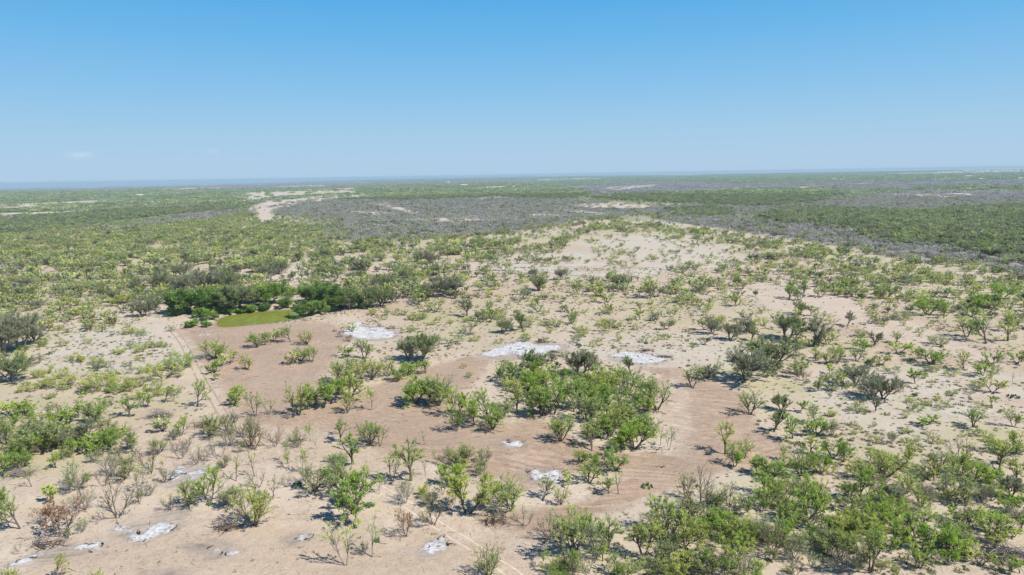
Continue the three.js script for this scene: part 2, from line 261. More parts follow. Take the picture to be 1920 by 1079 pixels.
// ---------------------------------------------------------------- ground
const SAND = [0.45, 0.358, 0.268], TAN = [0.385, 0.292, 0.204], CREAM = [0.485, 0.402, 0.314], BROWN = [0.3, 0.206, 0.138], DUST = [0.39, 0.288, 0.203], CALI = [0.45, 0.4, 0.335], WOODS = [0.12, 0.15, 0.06], BRUSH = [0.235, 0.21, 0.195], SCRUB = [0.22, 0.225, 0.125], SOOT = [0.17, 0.147, 0.13], GRASS = [0.33, 0.315, 0.155], STRAW = [0.42, 0.345, 0.2];
const LUT = Uint8Array.from({ length: 4097 }, (_, i) => { const v = i / 4096; return 255 * (v <= 0.0031308 ? v * 12.92 : 1.055 * Math.pow(v, 1 / 2.4) - 0.055); }), to8 = (v) => LUT[v <= 0 ? 0 : v >= 1 ? 4096 : (v * 4096) | 0];
levels.forEach((L, li) => {
  const n = L.n, px = new Uint8Array(n * n * 4), hg = li === 0 ? new Uint8Array(n * n) : null, s = L.size / n, C = [0, 0, 0];
  const blend = (c, t) => { for (let i = 0; i < 3; i++) C[i] += (c[i] - C[i]) * t; };
  const ew = [1.8, 9, 40, 170][li];
  for (let v = 0; v < n; v++) for (let u = 0; u < n; u++) {
    const x = L.x0 + (u + 0.5) * s, z = L.z0 + (v + 0.5) * s, r2 = x * x + z * z;
    const big = fbm(x / 75, z / 75), med = fbm(x / 11 + 9, z / 11, 2);
    for (let i = 0; i < 3; i++) C[i] = SAND[i];
    blend(CREAM, smooth(-.1, .6, big + .25 * med)); blend(TAN, smooth(.05, .6, -big + .3 * med) * .8);
    let hgt = 0.5;
    warp(x, z, ew);
    const pale = soft(L, 'pale', x, z, ew * 3), path = soft(L, 'path', x, z, ew * 2), green = li ? soft(L, 'green', x, z, ew) : 0, grey = li ? soft(L, 'grey', x, z, ew) : 0;
    if (pale && li < 3) blend(CALI, pale * smooth(-.7, .5, med + .4 * big));
    const scrub = li ? soft(L, 'scrub', x, z, ew) : 0;
    if (scrub) { const patch = fbm(x / 420, z / 260, 3); blend(SCRUB, scrub * smooth(-.6, .1, med * .5 + patch + .15)); blend(CREAM, scrub * .85 * smooth(.36, .44, patch)); }
    if (li) {
      const mq = soft(L, 'mesq', x, z, ew); if (mq) blend(GRASS, mq * (1 - .85 * pale) * smooth(-.6, .5, med + .3 * big) * .7);
      if (grey) blend(BRUSH, grey * smooth(-.75, -.1, fbm(x / 22, z / 9 + 5, 2) + .2) * .92); if (green) blend(WOODS, green * .9);
    }
    if (li) { const bare = soft(L, 'bare', x, z, ew * (li > 2 ? .35 : .3)); if (bare) blend(CREAM, bare * smooth(-.75, .1, fbm(x / (s * 7), z / (s * 5), 2))); }
    if (path && li > 1) blend(CREAM, path * .4);
    if (li < 2) {
      const tan = soft(L, 'tan', x, z, ew * 4); if (tan) blend(TAN, tan * (.7 + .3 * med));
      const brown = soft(L, 'brown', x, z, Math.min(4, ew * 1.3)), char = soft(L, 'char', x, z, ew * .7);
      const th = 1.1 * noise(x / 42, z / 42) + .35, cs = Math.cos(th), sn = Math.sin(th), p = x * cs + z * sn, q = -x * sn + z * cs;
      const streak = brown || char ? noise(p / 7, q / .55) + .6 * noise(p / 3 + 5, q / .26) : noise(p / 5, q / .6);
      if (brown) { blend(BROWN, brown * Math.min(.95, Math.max(.4, .74 + .3 * med + .3 * big))); blend(DUST, brown * smooth(-.1, .75, med * .7 + streak * .65 + .25 * big) * .8); }
      if (path) blend(CREAM, path * (li ? .4 : .8) * (.8 + .3 * streak));
      if (char) { const m = smooth(-.25, .6, fbm(p / 5, q / 1.6, 3)); blend(SOOT, char * (.25 + .6 * m)); }
      if (li === 0) {
        const dust = soft(L, 'ash', x, z, 1.9); if (dust) blend([.4, .375, .345], dust * smooth(-.5, .45, fbm(p / 1.4, q / .9, 2)) * .75);
        if (Math.abs(x - pondMid[0]) < 32 && Math.abs(z - pondMid[1]) < 32) { const sd = lineDist(x, z, pondLine, true); blend([.2, .155, .105], smooth(2.2, .4, sd + .5 * med) * .8); }
        const f1 = noise(x / 1.1, z / 1.1), f2 = noise(x / .42 + 3, z / .42), f3 = noise(x / .2, z / .2 + 8);
        const k = 1 + .08 * f1 + .11 * f2 + .1 * f3 + .1 * med + .06 * noise(x / 4.5, z / 4.5) + (brown ? .1 * brown * streak : .07 * streak * smooth(.2, -.4, big));
        for (let i = 0; i < 3; i++) C[i] *= k;
        const lit = noise(x / 3.3 + 70, z / 3.3) + .5 * noise(x / 14, z / 14 + 30);
        if (f2 + .8 * f3 > .72 - .34 * lit) blend([.14, .1, .066], .55 * (1 - .3 * pale));
        if (f3 - .5 * f2 > .88) blend([.52, .43, .33], .5);
        if (!brown && !char && !tan) { const gr = soft(L, 'grass', x, z, 7); if (gr) blend(GRASS, gr * .62 * (1 - .7 * pale) * smooth(-.45, .6, med + .4 * f1 + .4 * noise(x / 30 + 60, z / 30))); blend(STRAW, .35 * smooth(.1, .6, noise(x / 8 + 5, z / 5) + .5 * f1)); if (med + .6 * f1 > .45 && f2 > .1) blend([.25, .26, .11], .4); }
        hgt = .5 + .16 * f1 + .14 * f2 + .08 * f3 + (brown ? .16 * brown * streak : .03 * streak);
      } else {
        const f = noise(x / 1.4, z / 1.4), g = noise(x / 3.1 + 8, z / 3.1); for (let i = 0; i < 3; i++) C[i] *= 1 + .12 * f + .09 * g;
        if (f + .4 * g > .62 && !brown) blend([.25, .24, .12], .5);
      }
    } else for (let i = 0; i < 3; i++) C[i] *= 1 + .14 * noise(x / (s * 3), z / (s * 3)) + .1 * noise(x / (s * 9), z / (s * 9));
    const o = (v * n + u) * 4; px[o] = to8(C[0]); px[o + 1] = to8(C[1]); px[o + 2] = to8(C[2]); px[o + 3] = 255;
    if (hg) hg[v * n + u] = Math.max(0, Math.min(255, hgt * 255));
  }
  const t = new THREE.DataTexture(px, n, n); t.colorSpace = THREE.SRGBColorSpace; t.magFilter = THREE.LinearFilter; t.wrapS = t.wrapT = THREE.ClampToEdgeWrapping; t.channel = li; t.needsUpdate = true;
  L.material = new THREE.MeshStandardMaterial({ map: t, roughness: 1, name: 'earth' });
  L.material.metalness = 0;
  if (hg) { const q = new Uint8Array(n * n * 4); for (let i = 0; i < n * n; i++) q[i * 4] = q[i * 4 + 1] = q[i * 4 + 2] = hg[i], q[i * 4 + 3] = 255; const b = new THREE.DataTexture(q, n, n); b.magFilter = THREE.LinearFilter; b.wrapS = b.wrapT = THREE.ClampToEdgeWrapping; b.needsUpdate = true; L.material.bumpMap = b; L.material.bumpScale = 0.16; }
});
{
  const az = []; for (let a = -44; a <= 44.001; a += 0.2) az.push(a); for (let a = 46; a < 315; a += 4) az.push(a); az.push(-44);
  const rs = [0.5, 20, 40]; for (let r = 52; r < 420; r *= 1.0095) rs.push(r); for (let r = 420; r < 36000; r *= 1.026) rs.push(r); rs.push(36000);
  const nc = az.length, pos = new Float32Array(nc * rs.length * 3), uv = levels.map(() => new Float32Array(nc * rs.length * 2));
  let k = 0;
  for (const r of rs) for (const a of az) {
    const x = r * Math.sin(a / 57.29578), z = -r * Math.cos(a / 57.29578);
    pos.set([x, land(x, z), z], k * 3); levels.forEach((L, i) => uv[i].set([(x - L.x0) / L.size, (z - L.z0) / L.size], k * 2)); k++;
  }
  const lists = [[], [], [], []];
  for (let i = 0; i + 1 < rs.length; i++) for (let j = 0; j + 1 < nc; j++) {
    const a = i * nc + j, b = a + 1, c = a + nc, d = c + 1;
    const lv = levels.findIndex((L, q) => q === 3 || [a, b, c, d].every((v) => uv[q][v * 2] > 0.002 && uv[q][v * 2] < .998 && uv[q][v * 2 + 1] > 0.002 && uv[q][v * 2 + 1] < .998));
    lists[lv].push(a, b, c, b, d, c);
  }
  const g = new THREE.BufferGeometry(); g.setAttribute('position', new THREE.BufferAttribute(pos, 3));
  uv.forEach((u, i) => g.setAttribute(i ? 'uv' + i : 'uv', new THREE.BufferAttribute(u, 2)));
  let at = 0; const idx = []; lists.forEach((l, i) => { g.addGroup(at, l.length, i); at += l.length; for (const v of l) idx.push(v); });
  g.setIndex(idx); g.computeVertexNormals();
  const m = new THREE.Mesh(g, levels.map((L) => L.material)); m.receiveShadow = true;
  put(m, 'ground', 'pale sandy scrubland with brown cleared patches reaching the horizon', 'ground', null, 'structure');
}

// ---------------------------------------------------------------- pond
{
  const out = pondLine.map(([x, z]) => { const dx = x - pondMid[0], dz = z - pondMid[1], d = Math.hypot(dx, dz); return new THREE.Vector2(x + dx / d * 3.5, -(z + dz / d * 3.5)); });
  const g = new THREE.ShapeGeometry(new THREE.Shape(new THREE.CatmullRomCurve3(out.map((p) => new THREE.Vector3(p.x, p.y, 0)), true).getPoints(80).map((p) => new THREE.Vector2(p.x, p.y)))); g.rotateX(-Math.PI / 2);
  const n = 512, d = new Uint8Array(n * n * 4), col = new Uint8Array(n * n * 4);
  for (let v = 0; v < n; v++) for (let u = 0; u < n; u++) {
    const q = 128 + 60 * noise(u / 9, v / 5) + 40 * noise(u / 4, v / 3), o = (v * n + u) * 4, m = fbm(u / 60, v / 30, 3); d[o] = d[o + 1] = d[o + 2] = q; d[o + 3] = 255;
    col[o] = to8(.215 + .06 * m); col[o + 1] = to8(.235 + .055 * m); col[o + 2] = to8(.045 + .015 * m); col[o + 3] = 255;
  }
  const tex = (a, srgb) => { const t = new THREE.DataTexture(a, n, n); t.magFilter = THREE.LinearFilter; t.wrapS = t.wrapT = THREE.RepeatWrapping; t.repeat.set(1 / 24, 1 / 24); if (srgb) t.colorSpace = THREE.SRGBColorSpace; t.needsUpdate = true; return t; };
  const m = new THREE.Mesh(g, new THREE.MeshPhysicalMaterial({ map: tex(col, true), roughness: .02, bumpMap: tex(d), bumpScale: .007, specularIntensity: 1, ior: 1.33, name: 'murky water' }));
  m.position.y = WATER; put(m, 'pond_water', 'murky olive green pond behind the brown earth bank', 'pond', null, 'structure');
}

// ---------------------------------------------------------------- plants: one branching builder for every kind
const V = (x, y, z) => new THREE.Vector3(x, y, z);
function grow(P, seed) {
  const r = rngOf(seed), gs = (k = 1) => (r() + r() + r() - 1.5) * 0.82 * k;
  const wp = [], wi = [], lp = [], li = [], lc = [];
  const tips = [];
  const tube = (pts, r0, r1, sides) => {
    const base = wp.length / 3;
    pts.forEach((p, i) => {
      const d = (pts[i + 1] ?? p).clone().sub(pts[i - 1] ?? p).normalize(), a = Math.abs(d.y) < .8 ? V(0, 1, 0) : V(1, 0, 0), u = a.cross(d).normalize(), w = d.clone().cross(u), rad = mix(r0, r1, i / (pts.length - 1));
      for (let k = 0; k < sides; k++) { const t = k / sides * 6.2832; wp.push(p.x + (u.x * Math.cos(t) + w.x * Math.sin(t)) * rad, p.y + (u.y * Math.cos(t) + w.y * Math.sin(t)) * rad, p.z + (u.z * Math.cos(t) + w.z * Math.sin(t)) * rad); }
      if (i) for (let k = 0; k < sides; k++) { const a0 = base + (i - 1) * sides + k, a1 = base + (i - 1) * sides + (k + 1) % sides; wi.push(a0, a1, a0 + sides, a1, a1 + sides, a0 + sides); }
    });
  };
  const last = P.n.length;
  const rec = (p, d, len, rad, lvl) => {
    const ns = P.segs[lvl], pts = [p.clone()], dirs = [d.clone()];
    let q = p.clone(); d = d.clone();
    for (let i = 0; i < ns; i++) { d.add(V(gs(P.wander), gs(P.wander) + P.trop[lvl], gs(P.wander))).normalize(); q = q.clone().addScaledVector(d, len / ns); pts.push(q); dirs.push(d.clone()); }
    tube(pts, rad, rad * (lvl === last ? .35 : .55), P.sides[lvl]);
    if (lvl === last) { tips.push(pts); return; }
    const n = Math.max(1, Math.round(P.n[lvl] * (.8 + .4 * r()))), spin = r() * 6.28;
    for (let c = 0; c < n; c++) {
      const t = c === n - 1 ? 1 : mix(P.from[lvl], 1, (c + r() * .8) / n), f = t * ns, i = Math.min(ns - 1, Math.floor(f)), at = pts[i].clone().lerp(pts[i + 1], f - i), dd = dirs[Math.min(ns, i + 1)];
      const a = Math.abs(dd.y) < .9 ? V(0, 1, 0) : V(1, 0, 0), u = a.cross(dd).normalize(), w = dd.clone().cross(u), az = spin + c * 2.4 + gs(.5), an = (c === n - 1 ? .4 : 1) * (P.ang[lvl] + gs(.2));
      const cd = dd.clone().multiplyScalar(Math.cos(an)).addScaledVector(u, Math.sin(an) * Math.cos(az)).addScaledVector(w, Math.sin(an) * Math.sin(az)); cd.y += P.lift ?? 0; cd.normalize();
      rec(at, cd, len * P.ratio[lvl] * (1.15 - .4 * t) * (.8 + .4 * r()), rad * mix(.75, .45, t), lvl + 1);
    }
  };
  const spin = r() * 6.28;
  for (let s = 0; s < P.stems; s++) {
    const az = spin + s * 6.2832 / P.stems + gs(.6), tilt = (P.stems === 1 ? .08 : P.spread) * (.7 + .6 * r()) + (P.stems === 1 ? Math.abs(gs(.16)) : 0);
    rec(V(Math.cos(az) * .06 * (P.stems > 1), -.15, Math.sin(az) * .06 * (P.stems > 1)), V(Math.sin(tilt) * Math.cos(az) + (P.lean ?? 0), Math.cos(tilt), Math.sin(tilt) * Math.sin(az)).normalize(), P.len * (.8 + .35 * r()), P.rad * (.8 + .4 * r()), 0);
  }
  for (const pts of tips) {
    if (r() < (P.bare ?? 0)) continue;
    const tone = .74 + .5 * r(), yel = r() * (P.yellow ?? .3), n = Math.round(P.leaf * (.5 + r()));
    for (let k = 0; k < n; k++) {
      const f = mix(P.leafFrom ?? .15, 1, r()) * (pts.length - 1), i = Math.min(pts.length - 2, Math.floor(f)), c = pts[i].clone().lerp(pts[i + 1], f - i).add(V(gs(P.puff), gs(P.puff * .8) - P.droop * r(), gs(P.puff)));
      const seg = pts[i + 1].clone().sub(pts[i]).normalize(), a = V(gs(), gs(.5) - .1, gs()).addScaledVector(seg, .8).normalize(), b = V(gs(.45), 1, gs(.45)).cross(a).normalize(), L = P.size * (.6 + .8 * r()), w = L * P.slim, up = V(0, w * .5, 0), o = lp.length / 3;
      for (const v of [c.clone().addScaledVector(a, -L / 2), c.clone().addScaledVector(b, w).add(up), c.clone().addScaledVector(a, L / 2), c.clone().addScaledVector(b, -w).add(up)]) lp.push(v.x, v.y, v.z);
      const s = tone * (.85 + .3 * r()); for (let q = 0; q < 4; q++) lc.push(s * (1 + .35 * yel), s * (1 + .08 * yel), s * (1 - .3 * yel));
      li.push(o, o + 1, o + 2, o, o + 2, o + 3);
    }
  }
  const G = (p, idx, c) => { const g = new THREE.BufferGeometry(); g.setAttribute('position', new THREE.Float32BufferAttribute(p, 3)); g.setIndex(idx); if (c) g.setAttribute('color', new THREE.Float32BufferAttribute(c, 3)); g.computeVertexNormals(); return g; };
  const wood = G(wp, wi), leaves = lp.length ? G(lp, li, lc) : null;
  let top = 0, wide = 0; for (const a of [lp, wp]) for (let i = 0; i < a.length; i += 3) { top = Math.max(top, a[i + 1]); wide = Math.max(wide, Math.hypot(a[i], a[i + 2])); }
  top *= .97; wood.scale(1 / top, 1 / top, 1 / top); leaves?.scale(1 / top, 1 / top, 1 / top);
  return { wood, leaves, wide: wide / top };
}
const near = { segs: [5, 4, 3, 3], sides: [6, 5, 4, 3], wander: .16, trop: [.1, .1, .04, 0], from: [.35, .25, .2], ratio: [.72, .66, .6], ang: [.6, .68, .75] };
const kinds = {
  mesquite: [1, 2, 3, 3, 1, 2, 4, 2].map((stems, i) => grow({ ...near, n: [stems > 2 ? 4 : 5, 4, 3], stems, spread: .55, len: stems === 1 ? 2.5 : 2.4, rad: .1 + .03 * (stems < 2), leaf: [44, 41, 25, 32, 46, 32, 21, 48][i], size: .165, slim: .2, puff: .22, droop: .1, bare: [.18, .2, .3, .12, .18, .4, .25, .12][i], lean: [0, .1, 0, 0, -.2, .1, 0, 0][i] }, 100 + i * 7)),
  sapling: [1, 2, 1, 2].map((stems, i) => grow({ ...near, n: [5, 3, 2], stems, spread: .3, len: 3.2, rad: .075, ang: [.5, .6, .7], ratio: [.5, .6, .6], from: [.4, .3, .2], leaf: [40, 34, 23, 30][i], size: .155, slim: .2, puff: .2, droop: .1, bare: [.15, .25, .45, .35][i], lean: [.05, 0, -.22, .12][i] }, 300 + i * 5)),
  bare: [3, 4, 5, 3].map((stems, i) => grow({ ...near, n: [4, 5, 4], stems, spread: .62, len: 2.1, rad: .066, ratio: [.75, .65, .6], ang: [.5, .55, .6], leaf: [7, 5, 9, 4][i], size: .16, slim: .22, puff: .14, droop: .05, bare: [.5, .66, .45, .75][i] }, 500 + i * 3)),
  dark: [1, 3, 2, 4, 3].map((stems, i) => grow({ ...near, n: [5, 5, 4], stems: Math.min(stems, 3), spread: .5, len: stems === 1 ? 1.7 : 1.9, rad: stems === 1 ? .2 : .12, ratio: [.85, .7, .62], ang: [.75, .6, .55], trop: [.05, .06, .05, .04], lift: .1, leaf: [50, 30, 36, 30, 27][i], size: .17, slim: .14, puff: .17, droop: .02, bare: .04, yellow: .15 }, 700 + i * 9)),
  brown: [3, 4].map((stems, i) => grow({ ...near, n: [4, 4, 3], stems, spread: .5, len: 2.2, rad: .06, leaf: 14, size: .15, slim: .25, puff: .16, droop: .1, bare: .35 }, 900 + i)),
  bush: [4, 5, 6, 5].map((stems, i) => grow({ ...near, n: [4, 4], segs: [4, 3, 3], sides: [4, 3, 3], stems, spread: .85, len: 1.5, rad: .04, leaf: [38, 30, 38, 27][i], size: .155, slim: .19, puff: .24, droop: .05, bare: .12, yellow: .5 }, 1100 + i)),
  round: [4, 5, 4].map((stems, i) => grow({ ...near, n: [5, 5], segs: [4, 3, 3], sides: [5, 4, 3], stems, spread: .75, len: 1.9, rad: .09, ratio: [.8, .65], leaf: [110, 96, 116][i], size: .19, slim: .28, puff: .36, droop: .12, yellow: .2 }, 1300 + i)),
};
const bark = (r, g, b) => new THREE.MeshStandardMaterial({ color: new THREE.Color().setRGB(r, g, b), roughness: .95, metalness: 0, name: 'bark' });
const leafy = (r, g, b) => new THREE.MeshPhysicalMaterial({ color: new THREE.Color().setRGB(r, g, b), vertexColors: true, roughness: 1, transmission: .5, thickness: 0, side: THREE.DoubleSide, specularIntensity: .25, name: 'foliage' });
const barkM = { brown: bark(.125, .096, .075), grey: bark(.23, .2, .185), dark: bark(.1, .084, .072), pale: bark(.27, .235, .19), red: bark(.15, .1, .07), charred: bark(.03, .028, .027) };
const leafM = { bright: leafy(.345, .52, .075), mid: leafy(.31, .455, .1), lime: leafy(.4, .56, .08), yellow: leafy(.47, .545, .14), soft: leafy(.385, .475, .18), sage: leafy(.345, .425, .21), deep: leafy(.19, .31, .07), olive: leafy(.29, .355, .145), greyed: leafy(.315, .345, .21), rust: leafy(.36, .215, .115) };
const toneWord = { bright: 'bright green', mid: 'mid green', yellow: 'yellow green', soft: 'soft green', deep: 'deep green', olive: 'olive green', greyed: 'grey green', rust: 'rusty brown', lime: 'lime green', sage: 'sage green' };

// where the plants stand in the photograph: base x, base y, height in picture pixels, optional width factor
const LIST = {
  mesquite: `393,941,70 38,992,64 4,954,50 95,944,33 102,1090,54,.8 18,1094,34 180,1090,24 477,986,88,.9 590,924,55,1.1 663,960,86,1.05 640,932,70 770,902,88,.9 661,871,65 875,963,84 852,908,50 959,958,68 1018,940,45,1.2 1052,946,35 1105,906,42,1.3 1063,909,27 1141,926,38 1154,882,40
   1063,1047,95,.9 1080,1030,84,.9 1141,1035,75 917,1084,66,.8 1155,1084,46 1243,995,75,.85 1284,1024,76,.9 1315,1013,54 1206,1044,80 1356,1004,46 1381,1065,66 1359,1030,32 1401,960,35 1441,948,56,1.2 1515,973,78 1503,893,55 1450,895,45,1.2 1421,891,30 1377,876,45 1360,852,68,.85 1397,859,38,1.1
   1171,1088,44 1273,1088,62,1.2 1330,1077,50 1361,1082,46 1419,1073,30 1446,1052,30 1634,1074,112,.85 1719,1008,60,1.2 1668,1030,66 1750,1035,62 1725,1066,58,.8 1575,1046,63 1606,944,72 1595,959,36 1547,962,62 1659,895,60,1.2 1542,886,45 1582,866,42 1701,926,46 1757,891,50,1.3 1725,957,42 1812,948,55,1.2
   1860,1006,62,1.3 1803,1020,38,1.2 1799,980,32 1874,882,56,1.3 1908,906,50 1795,884,40 1848,937,22 1890,960,40 1840,1060,30 1690,980,40 1630,1000,45 1780,1060,34 1560,1000,40 1500,1030,46 1470,1010,40 1620,900,48 1700,870,44 1830,900,46 1910,850,50 1730,1030,44 1590,1010,50 1860,940,40 1650,985,48 1230,1020,40 1290,975,40 1340,985,36 1240,1065,42 1100,1000,44
   369,763,52,.8 307,756,32 273,765,32 243,782,40,1.3 181,788,40 305,808,30 339,818,38,1.1 249,846,45 11,833,50 21,780,26 90,780,24,1.3 43,780,24,1.3 126,786,28 147,784,30 188,838,31 209,836,26 86,850,68 113,800,36 60,850,40 30,870,45 5,890,44 140,850,36 165,850,30 20,810,36 75,800,30 230,820,24
   403,672,36,1.3 431,684,24 463,694,28 402,699,26 403,712,12,1.5 484,651,28 498,643,15 512,641,23,.8 545,642,30,1.2 575,646,26,1.3 585,680,34 565,677,27 550,682,26 442,756,34 560,779,61,.8 589,765,43 606,763,47 625,756,50 650,702,32 640,718,42 660,722,40 655,748,45 652,774,42 631,722,40 683,673,37,1.2 648,669,22 697,712,43 678,701,32 729,705,36 747,714,26 763,705,26 778,757,52
   638,830,50 695,835,57 773,699,22,1.3 798,701,29 803,758,53 822,761,60,.8 811,756,40 856,810,53,.75 859,778,54 890,797,53 924,805,57 918,786,57 937,786,36 969,771,60,1.1 937,714,37 971,707,28 1028,701,22 1045,697,19 1020,780,66 1037,778,64 1077,773,62,1.1 1058,756,54 1101,790,63 1122,741,46 1144,739,46 1052,827,57 1110,846,51,1.2 1139,812,60 1092,765,56 1000,750,52 1020,740,48 1050,725,40 1085,735,46 1110,760,52
   1153,722,40 1178,735,45 1204,744,36 1232,769,58,1.1 1221,756,46 1168,842,53 1189,842,60 1210,816,42 1144,820,55 1193,782,46 1161,769,50 1140,770,50 1180,800,48 1125,820,48 1150,860,40 1120,880,36 1090,870,34 1298,727,43,1.1 1498,707,33,1.2 1406,778,45 1487,822,52 1528,790,36 1502,773,22 1530,815,36 1520,850,40 1470,860,30 1560,860,40
   1620,658,22,1.4 1680,646,24,1.5 1686,663,22,1.3 1607,678,28,1.1 1571,684,30 1529,678,30 1747,683,32,1.2 1808,692,36,1.2 1861,684,26 1908,682,22 1813,632,38,1.2 1850,645,52,1.1 1890,640,42,1.2 1652,686,22 1580,731,38 1558,724,30 1533,733,30 1716,720,28 1844,705,26 1861,735,26 1859,761,20 1901,801,36 1744,797,16,1.8 1825,801,40,1.4 1893,620,34 1410,668,30 1493,647,26,1.2 1417,672,20 1443,706,15,1.5
   922,591,28 1200,600,22 1220,562,40 1770,597,30 1740,591,34,1.1 1830,582,32,1.3 1880,560,30,1.2 1660,560,26 1590,545,26 1480,560,28 1380,575,22 1310,545,26 1150,530,24 1120,555,22`,
  sapling: `258,924,55 59,913,48 511,937,54 735,903,62 798,892,32 567,888,52 538,871,44 477,893,55 442,903,60 647,977,49 698,1046,80 649,1061,84,1.1 850,954,40 904,909,38 1018,1066,42 895,1084,46 1160,927,58 1285,934,50 480,782,55 506,778,37 652,690,22 697,769,45 555,829,34 582,829,38 638,816,36 712,837,40 832,756,30 1238,837,38 1255,844,50 1342,716,44 1808,868,56 1746,839,34 1857,714,25 1899,717,18 1694,737,18 306,881,20 541,601,13 55,805,40 550,690,12 64,818,46 1600,735,20 1620,760,18`,
  bare: `219,970,76,1.05 353,950,50,1.1 282,888,64 261,946,33,.6 142,917,52 208,893,50 233,900,46 195,912,33 159,957,44 153,1000,27 128,1010,20,.6 33,1039,25,.6 177,868,26 409,861,46 682,1041,26 812,984,46 900,956,40,.6 943,972,58 1029,1008,55 1119,1044,70,.8 1068,1084,44 1102,1077,50 1310,956,84,1.1 1333,942,42,1.3 1265,1021,36 1435,1017,58,1.1 1450,1039,60 1472,944,40,1.5 1539,1033,52 1542,1028,46 1650,915,32 1648,942,32 1781,933,50 296,852,32 332,846,22,1.6 429,815,46 469,837,60 1558,818,32 1673,833,26 1707,771,22 1827,737,18 1556,748,12 183,695,20 209,692,18 245,701,14 73,682,18 340,860,34 370,870,36 310,905,30 1073,608,20 880,627,22,1.2 1520,990,36 1410,1010,36 1210,985,30`,
  dark: `4,664,64 40,655,58,1.1 62,645,42 20,716,44,1.3 115,842,38,.8 158,826,40 55,836,40,1.2 766,675,35 794,678,48 768,650,18 998,707,45 1035,678,17 1090,705,43,1.1 1075,703,32,1.2 1183,701,31 1327,710,22,1.2 1399,713,52,1.15 1449,690,54,1.3 1410,640,24 1464,769,26 1451,810,44 1321,646,14,1.3 1335,627,33 1370,637,28 1400,623,22 1477,637,42,1.2 1527,647,42,1.1 1535,650,26 1639,648,26,1.2 1631,690,20 1605,724,34 1637,748,38 1656,748,42 1642,771,26 1668,946,36,1.5 1304,1075,40 1896,931,38
   445,583,44,1.2 690,577,44,1.1 715,575,36 655,581,38 267,594,30,1.1 290,583,26 345,555,34 300,545,34 395,545,40 435,545,34 525,515,24 875,593,30 980,618,34 945,625,22 1010,545,27 1053,525,18 845,555,38 420,528,26 255,540,18 500,522,22 340,520,24 780,500,24 805,495,26 720,545,26 1160,540,24 760,530,26 560,490,18 92,497,12 475,575,30 310,570,30 1590,612,24 1000,520,16 1500,590,24 1740,455,14 1595,490,10`,
  brown: `115,1006,78,1.1 761,1006,62,.7 85,985,40 640,632,14 655,640,14`,
  bush: `43,657,12 79,650,15 119,650,14 139,677,12,1.5 222,663,12,1.4 245,654,12 275,654,13,1.3 296,652,14 312,652,12 264,629,12,1.5 241,627,14 192,731,34 307,709,30,1.1 339,690,32 251,729,26 222,735,18 115,727,24,1.3 115,709,18 72,709,16 79,728,18 43,735,12 60,735,12 10,690,40,1.2 795,930,25 852,646,20,1.2 745,714,14 1761,648,19,1.3 1742,697,12 1784,705,14,1.3 1786,741,10,1.3 1699,831,13 1699,812,12,1.3 1731,758,8 1605,773,14,1.2 270,700,14 290,735,22 330,740,18 180,680,12 160,735,14 870,690,10 880,708,10 760,655,16,1.3 820,640,12 1110,650,8 1020,640,10 1230,640,10 1300,650,8 1120,642,10,1.3 905,602,16 1040,612,16,1.3 1145,610,14 985,640,12 700,590,12 720,600,10 790,600,16 1380,700,12 1640,800,10 1760,770,10 1700,780,10 1850,820,14 1600,800,12 1560,780,12 1640,830,14 1740,760,10 1020,590,12 1260,610,14 1540,600,18,1.3 1690,600,18 1430,610,14 1350,605,14 1615,632,16`,
  round: `357,614,16,1.1 395,600,22 386,613,12,1.2 406,589,18 430,588,13,1.1 470,586,14,1.2 500,583,16 360,588,46,1.2 402,584,44,1.2 500,570,42,1.15 478,566,30 580,566,34 612,572,40 640,577,45,1.1 575,594,28 592,588,27 530,577,18,1.2 450,588,12,1.3 420,575,24,1.2 667,578,24 330,592,22 1855,575,22 375,595,20`,
};
const trees = [];
for (const k in LIST) for (const e of LIST[k].trim().split(/\s+/)) {
  const [px, py, h, w = 1] = e.split(',').map(Number), [x, z] = ground(px, py), y = land(x, z), a = toPixel(x, y, z), b = toPixel(x, y + 1, z), dep = Math.atan2(EYE - y, Math.hypot(x, z));
  trees.push({ kind: k, x, y, z, px, py, h: h / (a[1] - b[1]) * (1 - .2 * Math.sin(dep)) * (py < 800 ? 1.1 : 1.04) * (k === 'dark' ? 1.1 : 1), w: w * (py < 800 ? 1.1 : 1.04), hand: true });
}
{
  const r = rngOf(2024);
  for (const [P, n, lo, hi, low] of [[[[930, 715], [1010, 715], [1240, 715], [1250, 770], [1200, 850], [1130, 890], [1080, 800], [1000, 775]], 26, 40, 62, .2], [[[1230, 1000], [1400, 925], [1520, 880], [1920, 840], [1960, 1079], [1200, 1100]], 106, 28, 60, .48], [[[-20, 775], [180, 780], [215, 845], [100, 885], [-20, 900]], 30, 24, 50, .35], [[[1430, 640], [1560, 640], [1700, 780], [1640, 760], [1540, 730], [1440, 690]], 12, 22, 36, .4], [[[1000, 1000], [1160, 990], [1180, 1090], [1020, 1090]], 8, 30, 60, .5]]) for (let k = 0; k < n;) {
    const px = Math.min(...P.map((p) => p[0])) + r() * 760, py = Math.min(...P.map((p) => p[1])) + r() * 300, c = r(), b = r(), q = r(); if (!inside(px, py, P)) continue; k++;
    const [x, z] = ground(px, py), y = land(x, z), up = toPixel(x, y, z)[1] - toPixel(x, y + 1, z)[1], kind = b < low ? (q < .75 ? 'bush' : 'bare') : 'mesquite'; trees.push({ kind, x, y, z, px, py, h: mix(lo, hi, c) / up * (kind === 'bush' ? .5 : .85), w: 1 + .25 * q, hand: true });
  }
}
